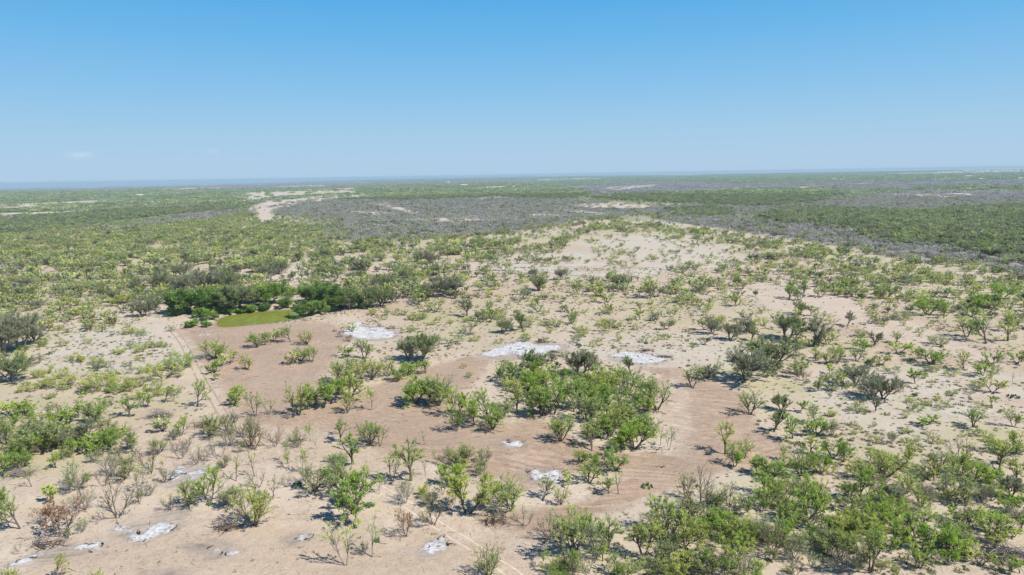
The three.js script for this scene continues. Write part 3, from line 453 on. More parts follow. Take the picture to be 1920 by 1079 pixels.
{
  const r = rngOf(616);
  for (const [P, n, lo, hi, kind] of [[[[100, 870], [440, 800], [620, 850], [640, 930], [420, 960], [130, 960]], 24, 24, 52, 'bare'], [[[420, 790], [960, 850], [980, 960], [560, 950]], 16, 24, 50, 'sapling'], [[[560, 830], [960, 870], [1000, 990], [700, 950]], 12, 26, 50, 'bare'], [[[1230, 960], [1500, 930], [1920, 940], [1920, 1079], [1230, 1079]], 26, 30, 56, 'bare'], [[[0, 620], [300, 620], [330, 760], [0, 770]], 26, 9, 20, 'bush'], [[[1560, 690], [1900, 690], [1900, 850], [1600, 820]], 26, 8, 20, 'bush'], [[[760, 600], [1300, 590], [1320, 640], [1060, 650], [760, 640]], 30, 8, 18, 'bush']]) for (let k = 0; k < n;) {
    const px = Math.min(...P.map((p) => p[0])) + r() * 700, py = Math.min(...P.map((p) => p[1])) + r() * 200, c = r(), q = r(); if (!inside(px, py, P)) continue; k++;
    const [x, z] = ground(px, py), y = land(x, z), up = toPixel(x, y, z)[1] - toPixel(x, y + 1, z)[1]; trees.push({ kind, x, y, z, px, py, h: mix(lo, hi, c) / up * .85, w: .9 + .4 * q, hand: true });
  }
}
console.log('hand placed', trees.length);

// ---------------------------------------------------------------- ash, brush heaps: needed first as places to name
const heaps = [
  [1884, 1046, 6.2, 2.1, 'grey', 'big tangled heap of cut branches with pale logs', 'the big tangled brush heap', 210], [300, 783, 5.2, 2.2, 'grey', 'tall grey brush heap beside the mesquite thicket', 'the tall grey brush heap', 150], [384, 800, 4.6, 1.5, 'red', 'brown brush heap beside the dirt track', 'the brown brush heap', 110],
  [292, 812, 1.4, 1.3, 'dark', 'dark upturned stump with roots beside a mesquite', 'the upturned stump', 40], [436, 758, 2.0, .9, 'dark', 'small dark brush clump at the foot of a mesquite', 'the dark brush clump', 50], [90, 1024, 4.4, .6, 'brown', 'flat spread of fallen dead branches on sand', 'the fallen dead branches', 60],
  [424, 992, 3.6, .5, 'red', 'low litter of rusty twigs beside a leafy mesquite', 'the rusty twig litter', 60], [924, 980, 4.0, .5, 'red', 'low broken branches beside a leafless shrub', 'the low broken branches', 60], [1016, 643, 2.6, 1.6, 'dark', 'dark brush heap on the rim of the long ash patch', 'the rim brush heap', 80],
  [1038, 661, 3.0, .6, 'red', 'low brown brush ridge at the end of the long ash patch', 'the brown brush ridge', 60], [1210, 659, 2.8, 1.1, 'red', 'brown brush heap at the edge of the clodded ash patch', 'the ash edge brush heap', 70], [1247, 670, 3.6, .7, 'dark', 'dark brush ridge beside the clodded ash patch', 'the dark brush ridge', 60],
  [734, 617, 2.8, 1.3, 'grey', 'grey brush heap on the ash patch below the pond', 'the grey ash side heap', 70], [711, 612, 1.7, 1.2, 'grey', 'small grey brush tuft at the ash rim below the pond', 'the grey brush tuft', 45], [627, 622, 1.4, .8, 'dark', 'small dark brush clod beside the ash patch below the pond', 'the dark brush clod', 40],
  [40, 890, 5.0, 1.0, 'grey', 'long low heap of grey cut branches inside the thicket', 'the long grey branch heap', 90], [1790, 1042, 6.0, .6, 'dark', 'dark fallen trunk and branches beside a big brush heap', 'the dark fallen trunk', 70], [748, 592, 2.2, 1.2, 'dark', 'dark dead brush clump on pale sand past the pond', 'the dead brush clump', 45],
  [882, 628, 3.0, 1.5, 'grey', 'grey dead branches arching over pale sand', 'the arching dead branches', 60], [225, 810, 4.0, .8, 'red', 'low brown brush spread at the thicket edge', 'the low brown brush spread', 70], [1240, 877, 1.6, .7, 'dark', 'single dark crooked branch lying in the clearing', 'the crooked branch', 7],
];
const places = [...ashList.map(([, P, n]) => [n, ground(P.reduce((s, p) => s + p[0], 0) / P.length, P.reduce((s, p) => s + p[1], 0) / P.length)]), ...heaps.filter((h) => h[3] >= 1.3).map((h) => [h[6], ground(h[0], h[1])]), ['the pond', pondMid], ['the wheel ruts', ground(870, 1000)], ['the dirt track', ground(360, 690)]];

// ---------------------------------------------------------------- the rest of the scrub, strewn by cover
const inFrame = (x, z) => Math.abs(Math.atan2(x, -z)) < .8;
{
  const r = rngOf(4242), pond = (x, z) => inside(x, z, pondLine) || lineDist(x, z, pondLine, true) < 4;
  for (let d = 165; d < 1250; d *= 1.05) {
    const area = .8 * ((d * 1.05) ** 2 - d * d), n = Math.round(area * .1);
    for (let i = 0; i < n; i++) {
      const rad = d * (1 + .05 * r()), az = (r() * 2 - 1) * .8, x = rad * Math.sin(az), z = -rad * Math.cos(az), a = r(), b = r(), c = r(), s = r(), L = levelOf(x, z), m = (k) => ragged(L, k, x, z);
      const clump = smooth(-.45, .5, fbm(x / 24 + 50, z / 24, 2));
      if (pond(x, z)) continue;
      const [px, py] = toPixel(x, land(x, z), z);
      let dens = 0, kind = 'mesquite', hgt = 2.6;
      const green = share(L, 'green', x, z, 16) > r(), grey = share(L, 'grey', x, z, 30) > r();
      if (maskAt(L, 'brown', x, z) || (maskAt(L, 'bare', x, z) && a > .004) || (m('path') && a > .03) || (m('clear') && py > 596 && a > .05)) continue;
      if (py > 560 && py < 618 && px > 310 && px < 720) continue;
      if (py > 625) { if (px > 300 && px < 1560) continue; dens = .01; kind = 'bush'; hgt = .9; }
      else if (green) { dens = .06 * (.35 + .75 * clump); kind = b < .2 ? 'round' : b < .4 ? 'dark' : 'mesquite'; hgt = 2.8 + 1.8 * c; }
      else if (grey) { dens = .018 * (.2 + clump); kind = b < .5 ? 'dark' : 'mesquite'; hgt = 2 + 1.4 * c; }
      else if (m('pale')) { dens = .05 * clump; kind = b < .7 ? 'bush' : 'mesquite'; hgt = kind === 'bush' ? 1.2 : 2.2; }
      else if (m('thick')) { dens = .032 * (.3 + clump); kind = b < .24 ? 'dark' : b < .34 ? 'bush' : 'mesquite'; hgt = 3.2 + 1.6 * c; }
      else if (m('mesq')) { dens = .072 * (.25 + clump); kind = b < .05 ? 'dark' : b < .42 ? 'bush' : b < .5 ? 'sapling' : 'mesquite'; hgt = kind === 'bush' ? 1.5 + .8 * c : 2.3 + 1.7 * c * c; if (px > 860 && px < 1500 && py > 490) dens *= .6; if (x < 0) { dens *= rad > 330 ? 1.1 : .75; hgt *= 1.12; } }
      else { dens = .042 * (.2 + clump); kind = b < .55 ? 'bush' : b < .6 ? 'dark' : 'mesquite'; hgt = kind === 'bush' ? 1.1 + .6 * c : 2 + 1.6 * c; }
      if (rad > 700) dens *= .75;
      if (a > dens / .1) continue;
      trees.push({ kind, x, y: land(x, z), z, px, py, h: hgt * (.75 + .5 * s), w: 1 + .3 * r(), dull: green || grey });
    }
  }
}
const tones = { mesquite: ['bright', 'mid', 'lime', 'soft', 'bright', 'yellow', 'mid'], sapling: ['mid', 'bright', 'sage', 'lime'], bare: ['soft', 'olive', 'mid'], dark: ['olive', 'olive', 'greyed', 'greyed'], brown: ['rust'], bush: ['yellow', 'soft', 'mid', 'yellow', 'sage'], round: ['deep', 'deep', 'mid'] };
const barks = { mesquite: ['brown', 'dark', 'brown'], sapling: ['brown', 'red', 'pale'], bare: ['grey', 'brown', 'grey', 'red'], dark: ['dark', 'grey'], brown: ['red'], bush: ['grey', 'brown'], round: ['brown'] };
const nouns = { mesquite: ['mesquite_tree', 'mesquite', 'tree'], sapling: ['mesquite_sapling', 'slim mesquite sapling', 'tree'], bare: ['leafless_shrub', 'thinly leaved shrub', 'shrub'], dark: ['thorn_tree', 'feathery thorn tree', 'tree'], brown: ['withered_shrub', 'withered shrub', 'shrub'], bush: ['low_shrub', 'low airy shrub', 'shrub'], round: ['green_bush', 'dense rounded bush', 'bush'] };
const rt = rngOf(31337);
for (const t of trees) {
  t.v = Math.floor(rt() * kinds[t.kind].length); t.turn = rt() * 6.28; let k = tones[t.kind]; t.tone = k[Math.floor(rt() * k.length)]; k = barks[t.kind]; t.bark = k[Math.floor(rt() * k.length)];
  t.d = Math.hypot(t.x, t.z); t.show = t.h * t.w / t.d * (Math.abs(t.px - 960) < 990 && t.py < 1110 ? 1 : .02) * (t.hand ? 100 : 1);
  if (t.kind === 'round' && t.hand && t.h < 3) t.tone = 'mid'; if (t.kind === 'mesquite' && !t.hand) t.tone = ['yellow', 'soft', 'mid', 'olive', 'soft', 'sage'][Math.floor(rt() * 6)]; if (t.dull && t.kind === 'mesquite') t.tone = ['olive', 'sage', 'soft', 'olive', 'mid'][Math.floor(rt() * 5)]; if (t.dull && t.kind === 'round') t.tone = 'olive';
}
trees.sort((a, b) => b.show - a.show);
const single = [], mass = [], count = {};
for (const t of trees) { const k = t.kind, n = count[k] ?? 0, most = { mesquite: 300, bush: 230, dark: 110, sapling: 80, round: 40 }[k] ?? 300; if (n < most && t.show > .004) { count[k] = n + 1; single.push(t); } else mass.push(t); }
console.log('single', single.length, 'mass', mass.length, JSON.stringify(count));
const forms = { mesquite: ['one-trunked', 'two-stemmed', 'three-stemmed', 'bushy', 'leaning', 'sparse two-stemmed', 'many-stemmed', 'full-crowned'], sapling: ['straight', 'forked', 'leaning half-bare', 'half-bare forked'], bare: ['twiggy', 'near-leafless', 'many-stemmed', 'bare'], dark: ['umbrella-shaped', 'vase-shaped', 'two-stemmed', 'wide', 'spreading'], brown: ['brown', 'rusty'], bush: ['four-stemmed', 'open', 'spreading', 'loose'], round: ['domed', 'wide', 'full'] };
const ordinals = ['', 'second', 'third', 'fourth', 'fifth', 'sixth', 'seventh', 'eighth', 'ninth', 'tenth', 'eleventh', 'twelfth'], alike = new Map(), words = (q) => q.split(/\s+/).length;
for (const t of single) {
  let best = null, bd = 1e9; for (const [n, [x, z]] of places) { const q = Math.hypot(x - t.x, z - t.z); if (q < bd) bd = q, best = n; }
  let crowd = 0; for (const u of single) if (u !== t && Math.hypot(u.x - t.x, u.z - t.z) < 7) crowd++;
  const size = t.kind === 'bush' ? '' : t.h > 6.5 ? 'very tall ' : t.h > 4.6 ? 'tall ' : t.h > 3 ? 'middling ' : t.h > 1.8 ? 'small ' : 'tiny ', stand = crowd > 4 ? ' in a thicket' : crowd > 1 ? ' among others' : ' alone';
  t.look = `${size}${t.kind === 'bare' || t.kind === 'brown' ? '' : toneWord[t.tone] + ' '}${forms[t.kind][t.v] ?? ''} ${nouns[t.kind][1]}`; t.stand = stand; t.where = (bd < 9 ? ' beside ' : bd < 40 ? ' near ' : bd < 110 ? ' well off ' : ' far off ') + best; t.best = best; t.bd = bd;
  const k = t.look + t.best; if (!alike.has(k)) alike.set(k, []); alike.get(k).push(t);
}
for (const list of alike.values()) {
  list.sort((a, b) => a.bd - b.bd);
  list.forEach((t, i) => { const n = ordinals[i]; t.label = n === undefined ? t.look + t.where + ', beyond a dozen such' : n ? `${t.look}${t.stand}, ${n} such from ${t.best}` : t.look + t.stand + t.where; if (words(t.label) > 16) t.label = t.label.replace(t.stand, ''); });
}
for (const t of single) {
  const [name, , category] = nouns[t.kind], K = kinds[t.kind][t.v], o = new THREE.Group();
  part(t.kind === 'bush' || t.kind === 'round' ? 'stems' : 'trunk', K.wood, barkM[t.bark], o); if (K.leaves) part('crown', K.leaves, leafM[t.tone], o);
  o.position.set(t.x, t.y, t.z); o.rotation.y = t.turn; const wide = t.w * t.h; o.scale.set(wide * (.85 + .3 * rt()), t.h, wide * (.85 + .3 * rt())); o.rotation.x = (rt() - .5) * .16; o.rotation.z = (rt() - .5) * .16;
  put(o, name, t.label.replace(/\s+/g, ' ').trim(), category, `${nouns[t.kind][1]}: ${t.look} by ${t.best}`.replace(/\s+/g, ' '));
}

// ---------------------------------------------------------------- the mass: instanced copies of coarser plants
const tintOf = { bright: [.38, .53, .11], mid: [.37, .48, .15], lime: [.43, .56, .12], yellow: [.5, .56, .2], soft: [.44, .51, .23], sage: [.39, .45, .25], deep: [.2, .32, .085], olive: [.33, .38, .19], greyed: [.34, .36, .25], rust: [.4, .21, .095] };
const massM = new THREE.MeshPhysicalMaterial({ vertexColors: true, roughness: 1, transmission: .45, thickness: 0, side: THREE.DoubleSide, specularIntensity: .2, name: 'scrub' });
const coarse = { segs: [3, 2, 2], sides: [4, 3, 3], wander: .16, trop: [.1, .08, .04], from: [.35, .25], ratio: [.75, .65], ang: [.65, .7], n: [4, 3] };
const coarseKinds = {
  mesquite: [1, 2, 3, 3, 2].map((stems, i) => grow({ ...coarse, stems, spread: .6, len: 2.2, rad: .11, leaf: stems === 1 ? 22 : 12, size: .42, slim: .32, puff: .24, droop: .12, bare: .12 }, 2100 + i)),
  sapling: [1, 2].map((stems, i) => grow({ ...coarse, stems, spread: .3, len: 3, rad: .08, ratio: [.5, .6], leaf: 9, size: .36, slim: .32, puff: .2, droop: .1, bare: .2 }, 2200 + i)),
  dark: [1, 2, 3].map((stems, i) => grow({ ...coarse, stems, n: [5, 4], spread: .55, len: 1.7, rad: .15, ratio: [.85, .7], leaf: stems === 1 ? 34 : 16, size: .42, slim: .25, puff: .24, droop: .02, yellow: .15 }, 2300 + i)),
  bush: [4, 5, 4].map((stems, i) => grow({ ...coarse, stems, n: [3, 2], spread: .85, len: 1.4, rad: .05, leaf: 8, size: .4, slim: .3, puff: .25, droop: .05, bare: .1, yellow: .5 }, 2400 + i)),
  round: [3, 4].map((stems, i) => grow({ ...coarse, stems, n: [4, 4], spread: .75, len: 1.8, rad: .1, ratio: [.8, .65], leaf: 16, size: .5, slim: .4, puff: .34, droop: .1, yellow: .2 }, 2500 + i)),
};
const painted = (K, wood) => { const w = K.wood.clone(), n = w.attributes.position.count, c = new Float32Array(n * 3); for (let i = 0; i < n; i++) c.set(wood, i * 3); w.setAttribute('color', new THREE.BufferAttribute(c, 3)); return mergeGeometries([w, K.leaves]); };
const dummy = new THREE.Object3D(), tint = new THREE.Color();
function strew(parent, name, geometry, spots, material = massM) {
  const im = new THREE.InstancedMesh(geometry, material, spots.length); im.name = name; im.castShadow = im.receiveShadow = true;
  spots.forEach((s, i) => { dummy.position.set(s.x, s.y, s.z); dummy.rotation.set(s.rx ?? 0, s.turn, s.rz ?? 0); dummy.scale.set(s.sx, s.sy, s.sx); dummy.updateMatrix(); im.setMatrixAt(i, dummy.matrix); im.setColorAt(i, tint.setRGB(...s.c)); });
  parent.add(im);
}
{
  const g = new THREE.Group(), by = {};
  for (const t of mass) {
    const k = coarseKinds[t.kind] ? t.kind : 'bush', v = t.v % coarseKinds[k].length, base = tintOf[t.tone] ?? tintOf.soft, j = .82 + .36 * rt();
    (by[k + v] ??= [k, v, []])[2].push({ x: t.x, y: t.y, z: t.z, turn: t.turn, sx: t.h * t.w * 1.1, sy: t.h, c: base.map((q) => q * j) });
  }
  for (const [k, v, spots] of Object.values(by)) strew(g, 'scrub_foliage', painted(coarseKinds[k][v], [.8, .55, 1.1]), spots);
  put(g, 'scattered_scrub', 'countless small green mesquites and shrubs dotting the sandy plain', 'scrub', null, 'stuff');
}
// distant cover: clumps of crowns and of leafless brush
function clumpOf(seed, crowns, spread, hgt, quads, size, flat) {
  const r = rngOf(seed), p = [], c = [], idx = [];
  for (let k = 0; k < crowns; k++) {
    const a = r() * 6.28, q = Math.sqrt(r()) * spread, cx = Math.cos(a) * q, cz = Math.sin(a) * q, h = hgt * (.6 + .7 * r()), w = h * (.45 + .3 * r()), tone = .75 + .5 * r();
    for (let i = 0; i < quads; i++) {
      const t = r() * 6.28, e = Math.acos(1 - 1.5 * r()), nx = Math.sin(e) * Math.cos(t), ny = Math.cos(e), nz = Math.sin(e) * Math.sin(t), m = V(cx + nx * w, h * .55 + ny * h * .42, cz + nz * w);
      const n = V(nx + (r() - .5) * 1.4, ny + .2 + (r() - .5) * 1.4, nz + (r() - .5) * 1.4).normalize(), u = V(r() - .5, r() - .5, r() - .5).cross(n).normalize(), v = n.clone().cross(u), s = size * (.6 + .8 * r()), o = p.length / 3, f = tone * (.85 + .3 * r());
      for (const [a1, b1] of [[-1, -.2], [.1, -1], [1, .2], [-.1, 1]]) { p.push(m.x + (u.x * a1 + v.x * b1 * flat) * s, m.y + (u.y * a1 + v.y * b1 * flat) * s, m.z + (u.z * a1 + v.z * b1 * flat) * s); c.push(f, f, f); }
      idx.push(o, o + 1, o + 2, o, o + 2, o + 3);
    }
  }
  const g = new THREE.BufferGeometry(); g.setAttribute('position', new THREE.Float32BufferAttribute(p, 3)); g.setAttribute('color', new THREE.Float32BufferAttribute(c, 3)); g.setIndex(idx); g.computeVertexNormals(); return g;
}
{
  const woods = [1, 2, 3].map((i) => clumpOf(3000 + i, 11, 9, 4.2, 16, .95, .8)), brush = [1, 2, 3].map((i) => clumpOf(3100 + i, 16, 3.4, 1.5, 7, .42, .5)), wide = [1, 2].map((i) => clumpOf(3200 + i, 34, 12, 1.6, 5, .8, .5));
  const r = rngOf(777), W3 = woods.map(() => []), B3 = brush.map(() => []), X3 = wide.map(() => []);
  const pick = (a) => Math.floor(r() * a.length);
  for (let d = 300; d < 1300; d *= 1.05) for (let i = 0, n = Math.round(.8 * ((d * 1.05) ** 2 - d * d) * .05); i < n; i++) {
    const rad = d * (1 + .05 * r()), az = (r() * 2 - 1) * .8, x = rad * Math.sin(az), z = -rad * Math.cos(az), L = levelOf(x, z), a = r();
    if (share(L, 'grey', x, z, 28) < r() || maskAt(L, 'path', x, z) || (maskAt(L, 'bare', x, z) && a > .12) || a > .28 + .7 * smooth(-.4, .35, fbm(x / 30, z / 12 + 5, 2))) continue;
    const k = .9 + .3 * r(), s = .8 + .6 * r(), warm = r(); B3[pick(brush)].push({ x, y: land(x, z), z, turn: r() * 6.28, sx: s, sy: s, c: [.37 * k, (.34 + .03 * warm) * k, (.335 - .08 * warm) * k] });
  }
  for (let d = 1250; d < 10500; d *= 1.05) for (let i = 0, n = Math.round(.8 * ((d * 1.05) ** 2 - d * d) / (300 + d * .1 + Math.max(0, d - 6000) * .3)); i < n; i++) {
    const rad = d * (1 + .05 * r()), az = (r() * 2 - 1) * .8, x = rad * Math.sin(az), z = -rad * Math.cos(az), L = levelOf(x, z), a = r(), b = r(), s = (.8 + .6 * r()) * (1 + d / 26000), turn = r() * 6.28, y = land(x, z), k = .75 + .5 * r();
    if (maskAt(L, 'path', x, z) || ((maskAt(L, 'bare', x, z) || fbm(x / 420, z / 260, 3) > .39) && a < .9)) continue;
    if (ragged(L, 'pale', x, z)) { if (a < .35) X3[pick(wide)].push({ x, y, z, turn, sx: s * .6, sy: s, c: [.33 * k, .32 * k, .21 * k] }); continue; }
    if (share(L, 'green', x, z, 20 + d * .012) > r() * .9 + .05) { const q = .5 + .5 * noise(x / 160, z / 160); if (fbm(x / 120 + 7, z / 50, 2) < -.12 && a < .8) { X3[pick(wide)].push({ x, y, z, turn, sx: s, sy: s * 1.2, c: [.38 * k, .4 * k, .23 * k] }); continue; } W3[pick(woods)].push({ x, y, z, turn, sx: s * .9, sy: s * .8, c: [mix(.27, .42, q) * k, mix(.32, .47, q) * k, mix(.15, .2, q) * k] }); continue; }
    if (share(L, 'grey', x, z, 20 + d * .012) > r() * .9 + .05) { X3[pick(wide)].push({ x, y, z, turn, sx: s * 1.25, sy: s, c: [.41 * k, .39 * k, .37 * k] }); if (a < .06) W3[pick(woods)].push({ x, y, z, turn, sx: s * .4, sy: s * .7, c: [.27 * k, .33 * k, .13 * k] }); continue; }
    if (a < .7) X3[pick(wide)].push({ x, y, z, turn, sx: s, sy: s * 1.3, c: b < .6 ? [.35 * k, .4 * k, .21 * k] : [.42 * k, .4 * k, .34 * k] });
    else W3[pick(woods)].push({ x, y, z, turn, sx: s * .8, sy: s * .8, c: [.3 * k, .4 * k, .16 * k] });
  }
  const gw = new THREE.Group(), gb = new THREE.Group();
  woods.forEach((g, i) => W3[i].length && strew(gw, 'woodland_foliage', g, W3[i])); brush.forEach((g, i) => strew(gb, 'brush_twigs', g, B3[i])); wide.forEach((g, i) => strew(gb, 'brush_twigs', g, X3[i]));
  put(gw, 'distant_woodland', 'far off green woodland reading as one mass in the hollows', 'woodland', null, 'stuff');
  put(gb, 'distant_brush', 'grey leafless brush covering the low hills', 'brush', null, 'stuff');
  console.log('clumps', W3.map((a) => a.length), B3.map((a) => a.length), X3.map((a) => a.length));
}
// herbs and litter on the near ground
{
  const tuft = (seed, blades, size, flat) => { const r = rngOf(seed), p = [], c = [], idx = []; for (let i = 0; i < blades; i++) { const a = r() * 6.28, t = .3 + r() * .9, L = size * (.5 + r()), w = L * .16, dx = Math.cos(a), dz = Math.sin(a), o = p.length / 3, bx = (r() - .5) * size * flat, bz = (r() - .5) * size * flat, f = .7 + .6 * r(); p.push(bx - dz * w, 0, bz + dx * w, bx + dz * w, 0, bz - dx * w, bx + dx * L * Math.sin(t), L * Math.cos(t), bz + dz * L * Math.sin(t)); for (let q = 0; q < 3; q++) c.push(f, f, f * .95); idx.push(o, o + 1, o + 2); } const g = new THREE.BufferGeometry(); g.setAttribute('position', new THREE.Float32BufferAttribute(p, 3)); g.setAttribute('color', new THREE.Float32BufferAttribute(c, 3)); g.setIndex(idx); g.computeVertexNormals(); return g; };
  const r = rngOf(555), A = [[], [], []], T = [[], []], herbs = [1, 2, 3].map((i) => tuft(60 + i, 26, .34, 1.6));
  for (let i = 0; i < 110000; i++) {
    const rad = Math.sqrt(mix(62 ** 2, 330 ** 2, r())), az = (r() * 2 - 1) * .8, x = rad * Math.sin(az), z = -rad * Math.cos(az), L = levelOf(x, z), a = r(), s = .4 + r() * r() * 1.4, k = .75 + .6 * r(), turn = r() * 6.28, h = r();
    if (maskAt(L, 'brown', x, z) || maskAt(L, 'char', x, z) || inside(x, z, pondLine)) continue;
    const [px, py] = toPixel(x, 0, z); let p = .5 * smooth(-.25, .55, fbm(x / 13 + 20, z / 13, 2)) + .08; const dry = py > 800 && px < 1000; if (dry) p *= .45; else if (maskAt(L, 'path', x, z)) p *= .15; if (py > 800 && px > 1200) p *= 1.5;
    if (a > p) continue;
    const ts = dry ? .45 : 1; A[i % 3].push({ x, y: land(x, z) - .01, z, turn, sx: s * ts, sy: s * .8 * ts, c: dry && h > .12 ? [.36 * k, .29 * k, .17 * k] : h < .4 ? [.24 * k, .27 * k, .09 * k] : h < .75 ? [.19 * k, .22 * k, .1 * k] : [.3 * k, .25 * k, .15 * k] });
  }
  const stick = new THREE.CylinderGeometry(.012, .022, 1, 3); stick.rotateZ(Math.PI / 2); stick.translate(0, .02, 0); { const c = new Float32Array(stick.attributes.position.count * 3).fill(1); stick.setAttribute('color', new THREE.BufferAttribute(c, 3)); }
  const spots = [];
  for (let i = 0; i < 24000; i++) {
    const rad = Math.sqrt(mix(62 ** 2, 210 ** 2, r())), az = (r() * 2 - 1) * .75, x = rad * Math.sin(az), z = -rad * Math.cos(az), a = r(), s = .25 + r() * r() * 1.5, turn = r() * 6.28, h = r();
    if (inside(x, z, pondLine) || a > .2 + .8 * smooth(-.1, .6, fbm(x / 16 + 3, z / 16, 2))) continue;
    spots.push({ x, y: land(x, z) + .01, z, turn, sx: s, sy: s, rx: 0, c: h < .55 ? [.13, .1, .08] : h < .8 ? [.3, .2, .13] : [.5, .42, .32] });
  }
  const g = new THREE.Group(); herbs.forEach((q, i) => strew(g, 'herb_blades', q, A[i])); put(g, 'ground_herbs', 'sparse low herbs and dry grass tufts on the pale sand', 'herbs', null, 'stuff');
  const gl = new THREE.Group(); strew(gl, 'twig_scatter', stick, spots, new THREE.MeshStandardMaterial({ vertexColors: true, roughness: 1, name: 'dry wood' })); put(gl, 'twig_litter', 'broken twigs littering the cleared brown soil', 'litter', null, 'stuff');
  console.log('herbs', A.map((a) => a.length), 'twigs', spots.length);
}

// ---------------------------------------------------------------- wheel ruts
const rutM = new THREE.MeshStandardMaterial({ vertexColors: true, roughness: 1, name: 'packed sand' });
function ruts(line, gauge, label, width, tone) {
  const pts = new THREE.CatmullRomCurve3(line.map(([a, b]) => { const [x, z] = ground(a, b); return V(x, 0, z); })).getSpacedPoints(220), o = new THREE.Group();
  for (const side of [-1, 1]) {
    const p = [], c = [], idx = [];
    pts.forEach((q, i) => {
      const d = (pts[i + 1] ?? q).clone().sub(pts[i - 1] ?? q).normalize(), nx = -d.z, nz = d.x, w = width * (.8 + .35 * noise(i / 6, side * 9)), off = side * gauge / 2 + .12 * noise(i / 22, side * 5), gone = smooth(-.75, -.45, noise(i / 15, side * 3 + 20));
      [-1, -.55, 0, .55, 1].forEach((t) => { const x = q.x + nx * (off + t * w / 2), z = q.z + nz * (off + t * w / 2), y = land(x, z) + (Math.abs(t) === 1 ? -.05 : Math.abs(t) > .5 ? .035 : .014) - .09 * (1 - gone), k = 1 + .12 * noise(x * 1.7, z * 1.7); p.push(x, y, z); c.push(tone[0] * k, tone[1] * k, tone[2] * k); });
      if (i) for (let k = 0; k < 4; k++) { const a = (i - 1) * 5 + k; idx.push(a, a + 5, a + 1, a + 1, a + 5, a + 6); }
    });
    const g = new THREE.BufferGeometry(); g.setAttribute('position', new THREE.Float32BufferAttribute(p, 3)); g.setAttribute('color', new THREE.Float32BufferAttribute(c, 3)); g.setIndex(idx); g.computeVertexNormals();
    part('wheel_rut', g, rutM, o);
  }
  put(o, 'dirt_track', label, 'track', null, 'structure');
}
ruts([[690, 905], [720, 922], [760, 945], [800, 972], [840, 998], [880, 1022], [910, 1043], [940, 1062], [975, 1088]], 1.45, 'pale twin wheel ruts crossing sand beside the fan shaped ash patch', .42, [.56, .46, .355]);
ruts([[322, 618], [340, 640], [352, 662], [367, 692], [382, 720], [398, 745], [412, 768], [425, 790]], 1.6, 'twin wheel ruts of the dirt track running to the pond bank', .75, [.345, .257, .18]);
ruts([[440, 800], [480, 815], [520, 840], [560, 862], [600, 880]], 1.45, 'faint wheel ruts among leafless shrubs', .34, [.53, .43, .33]);

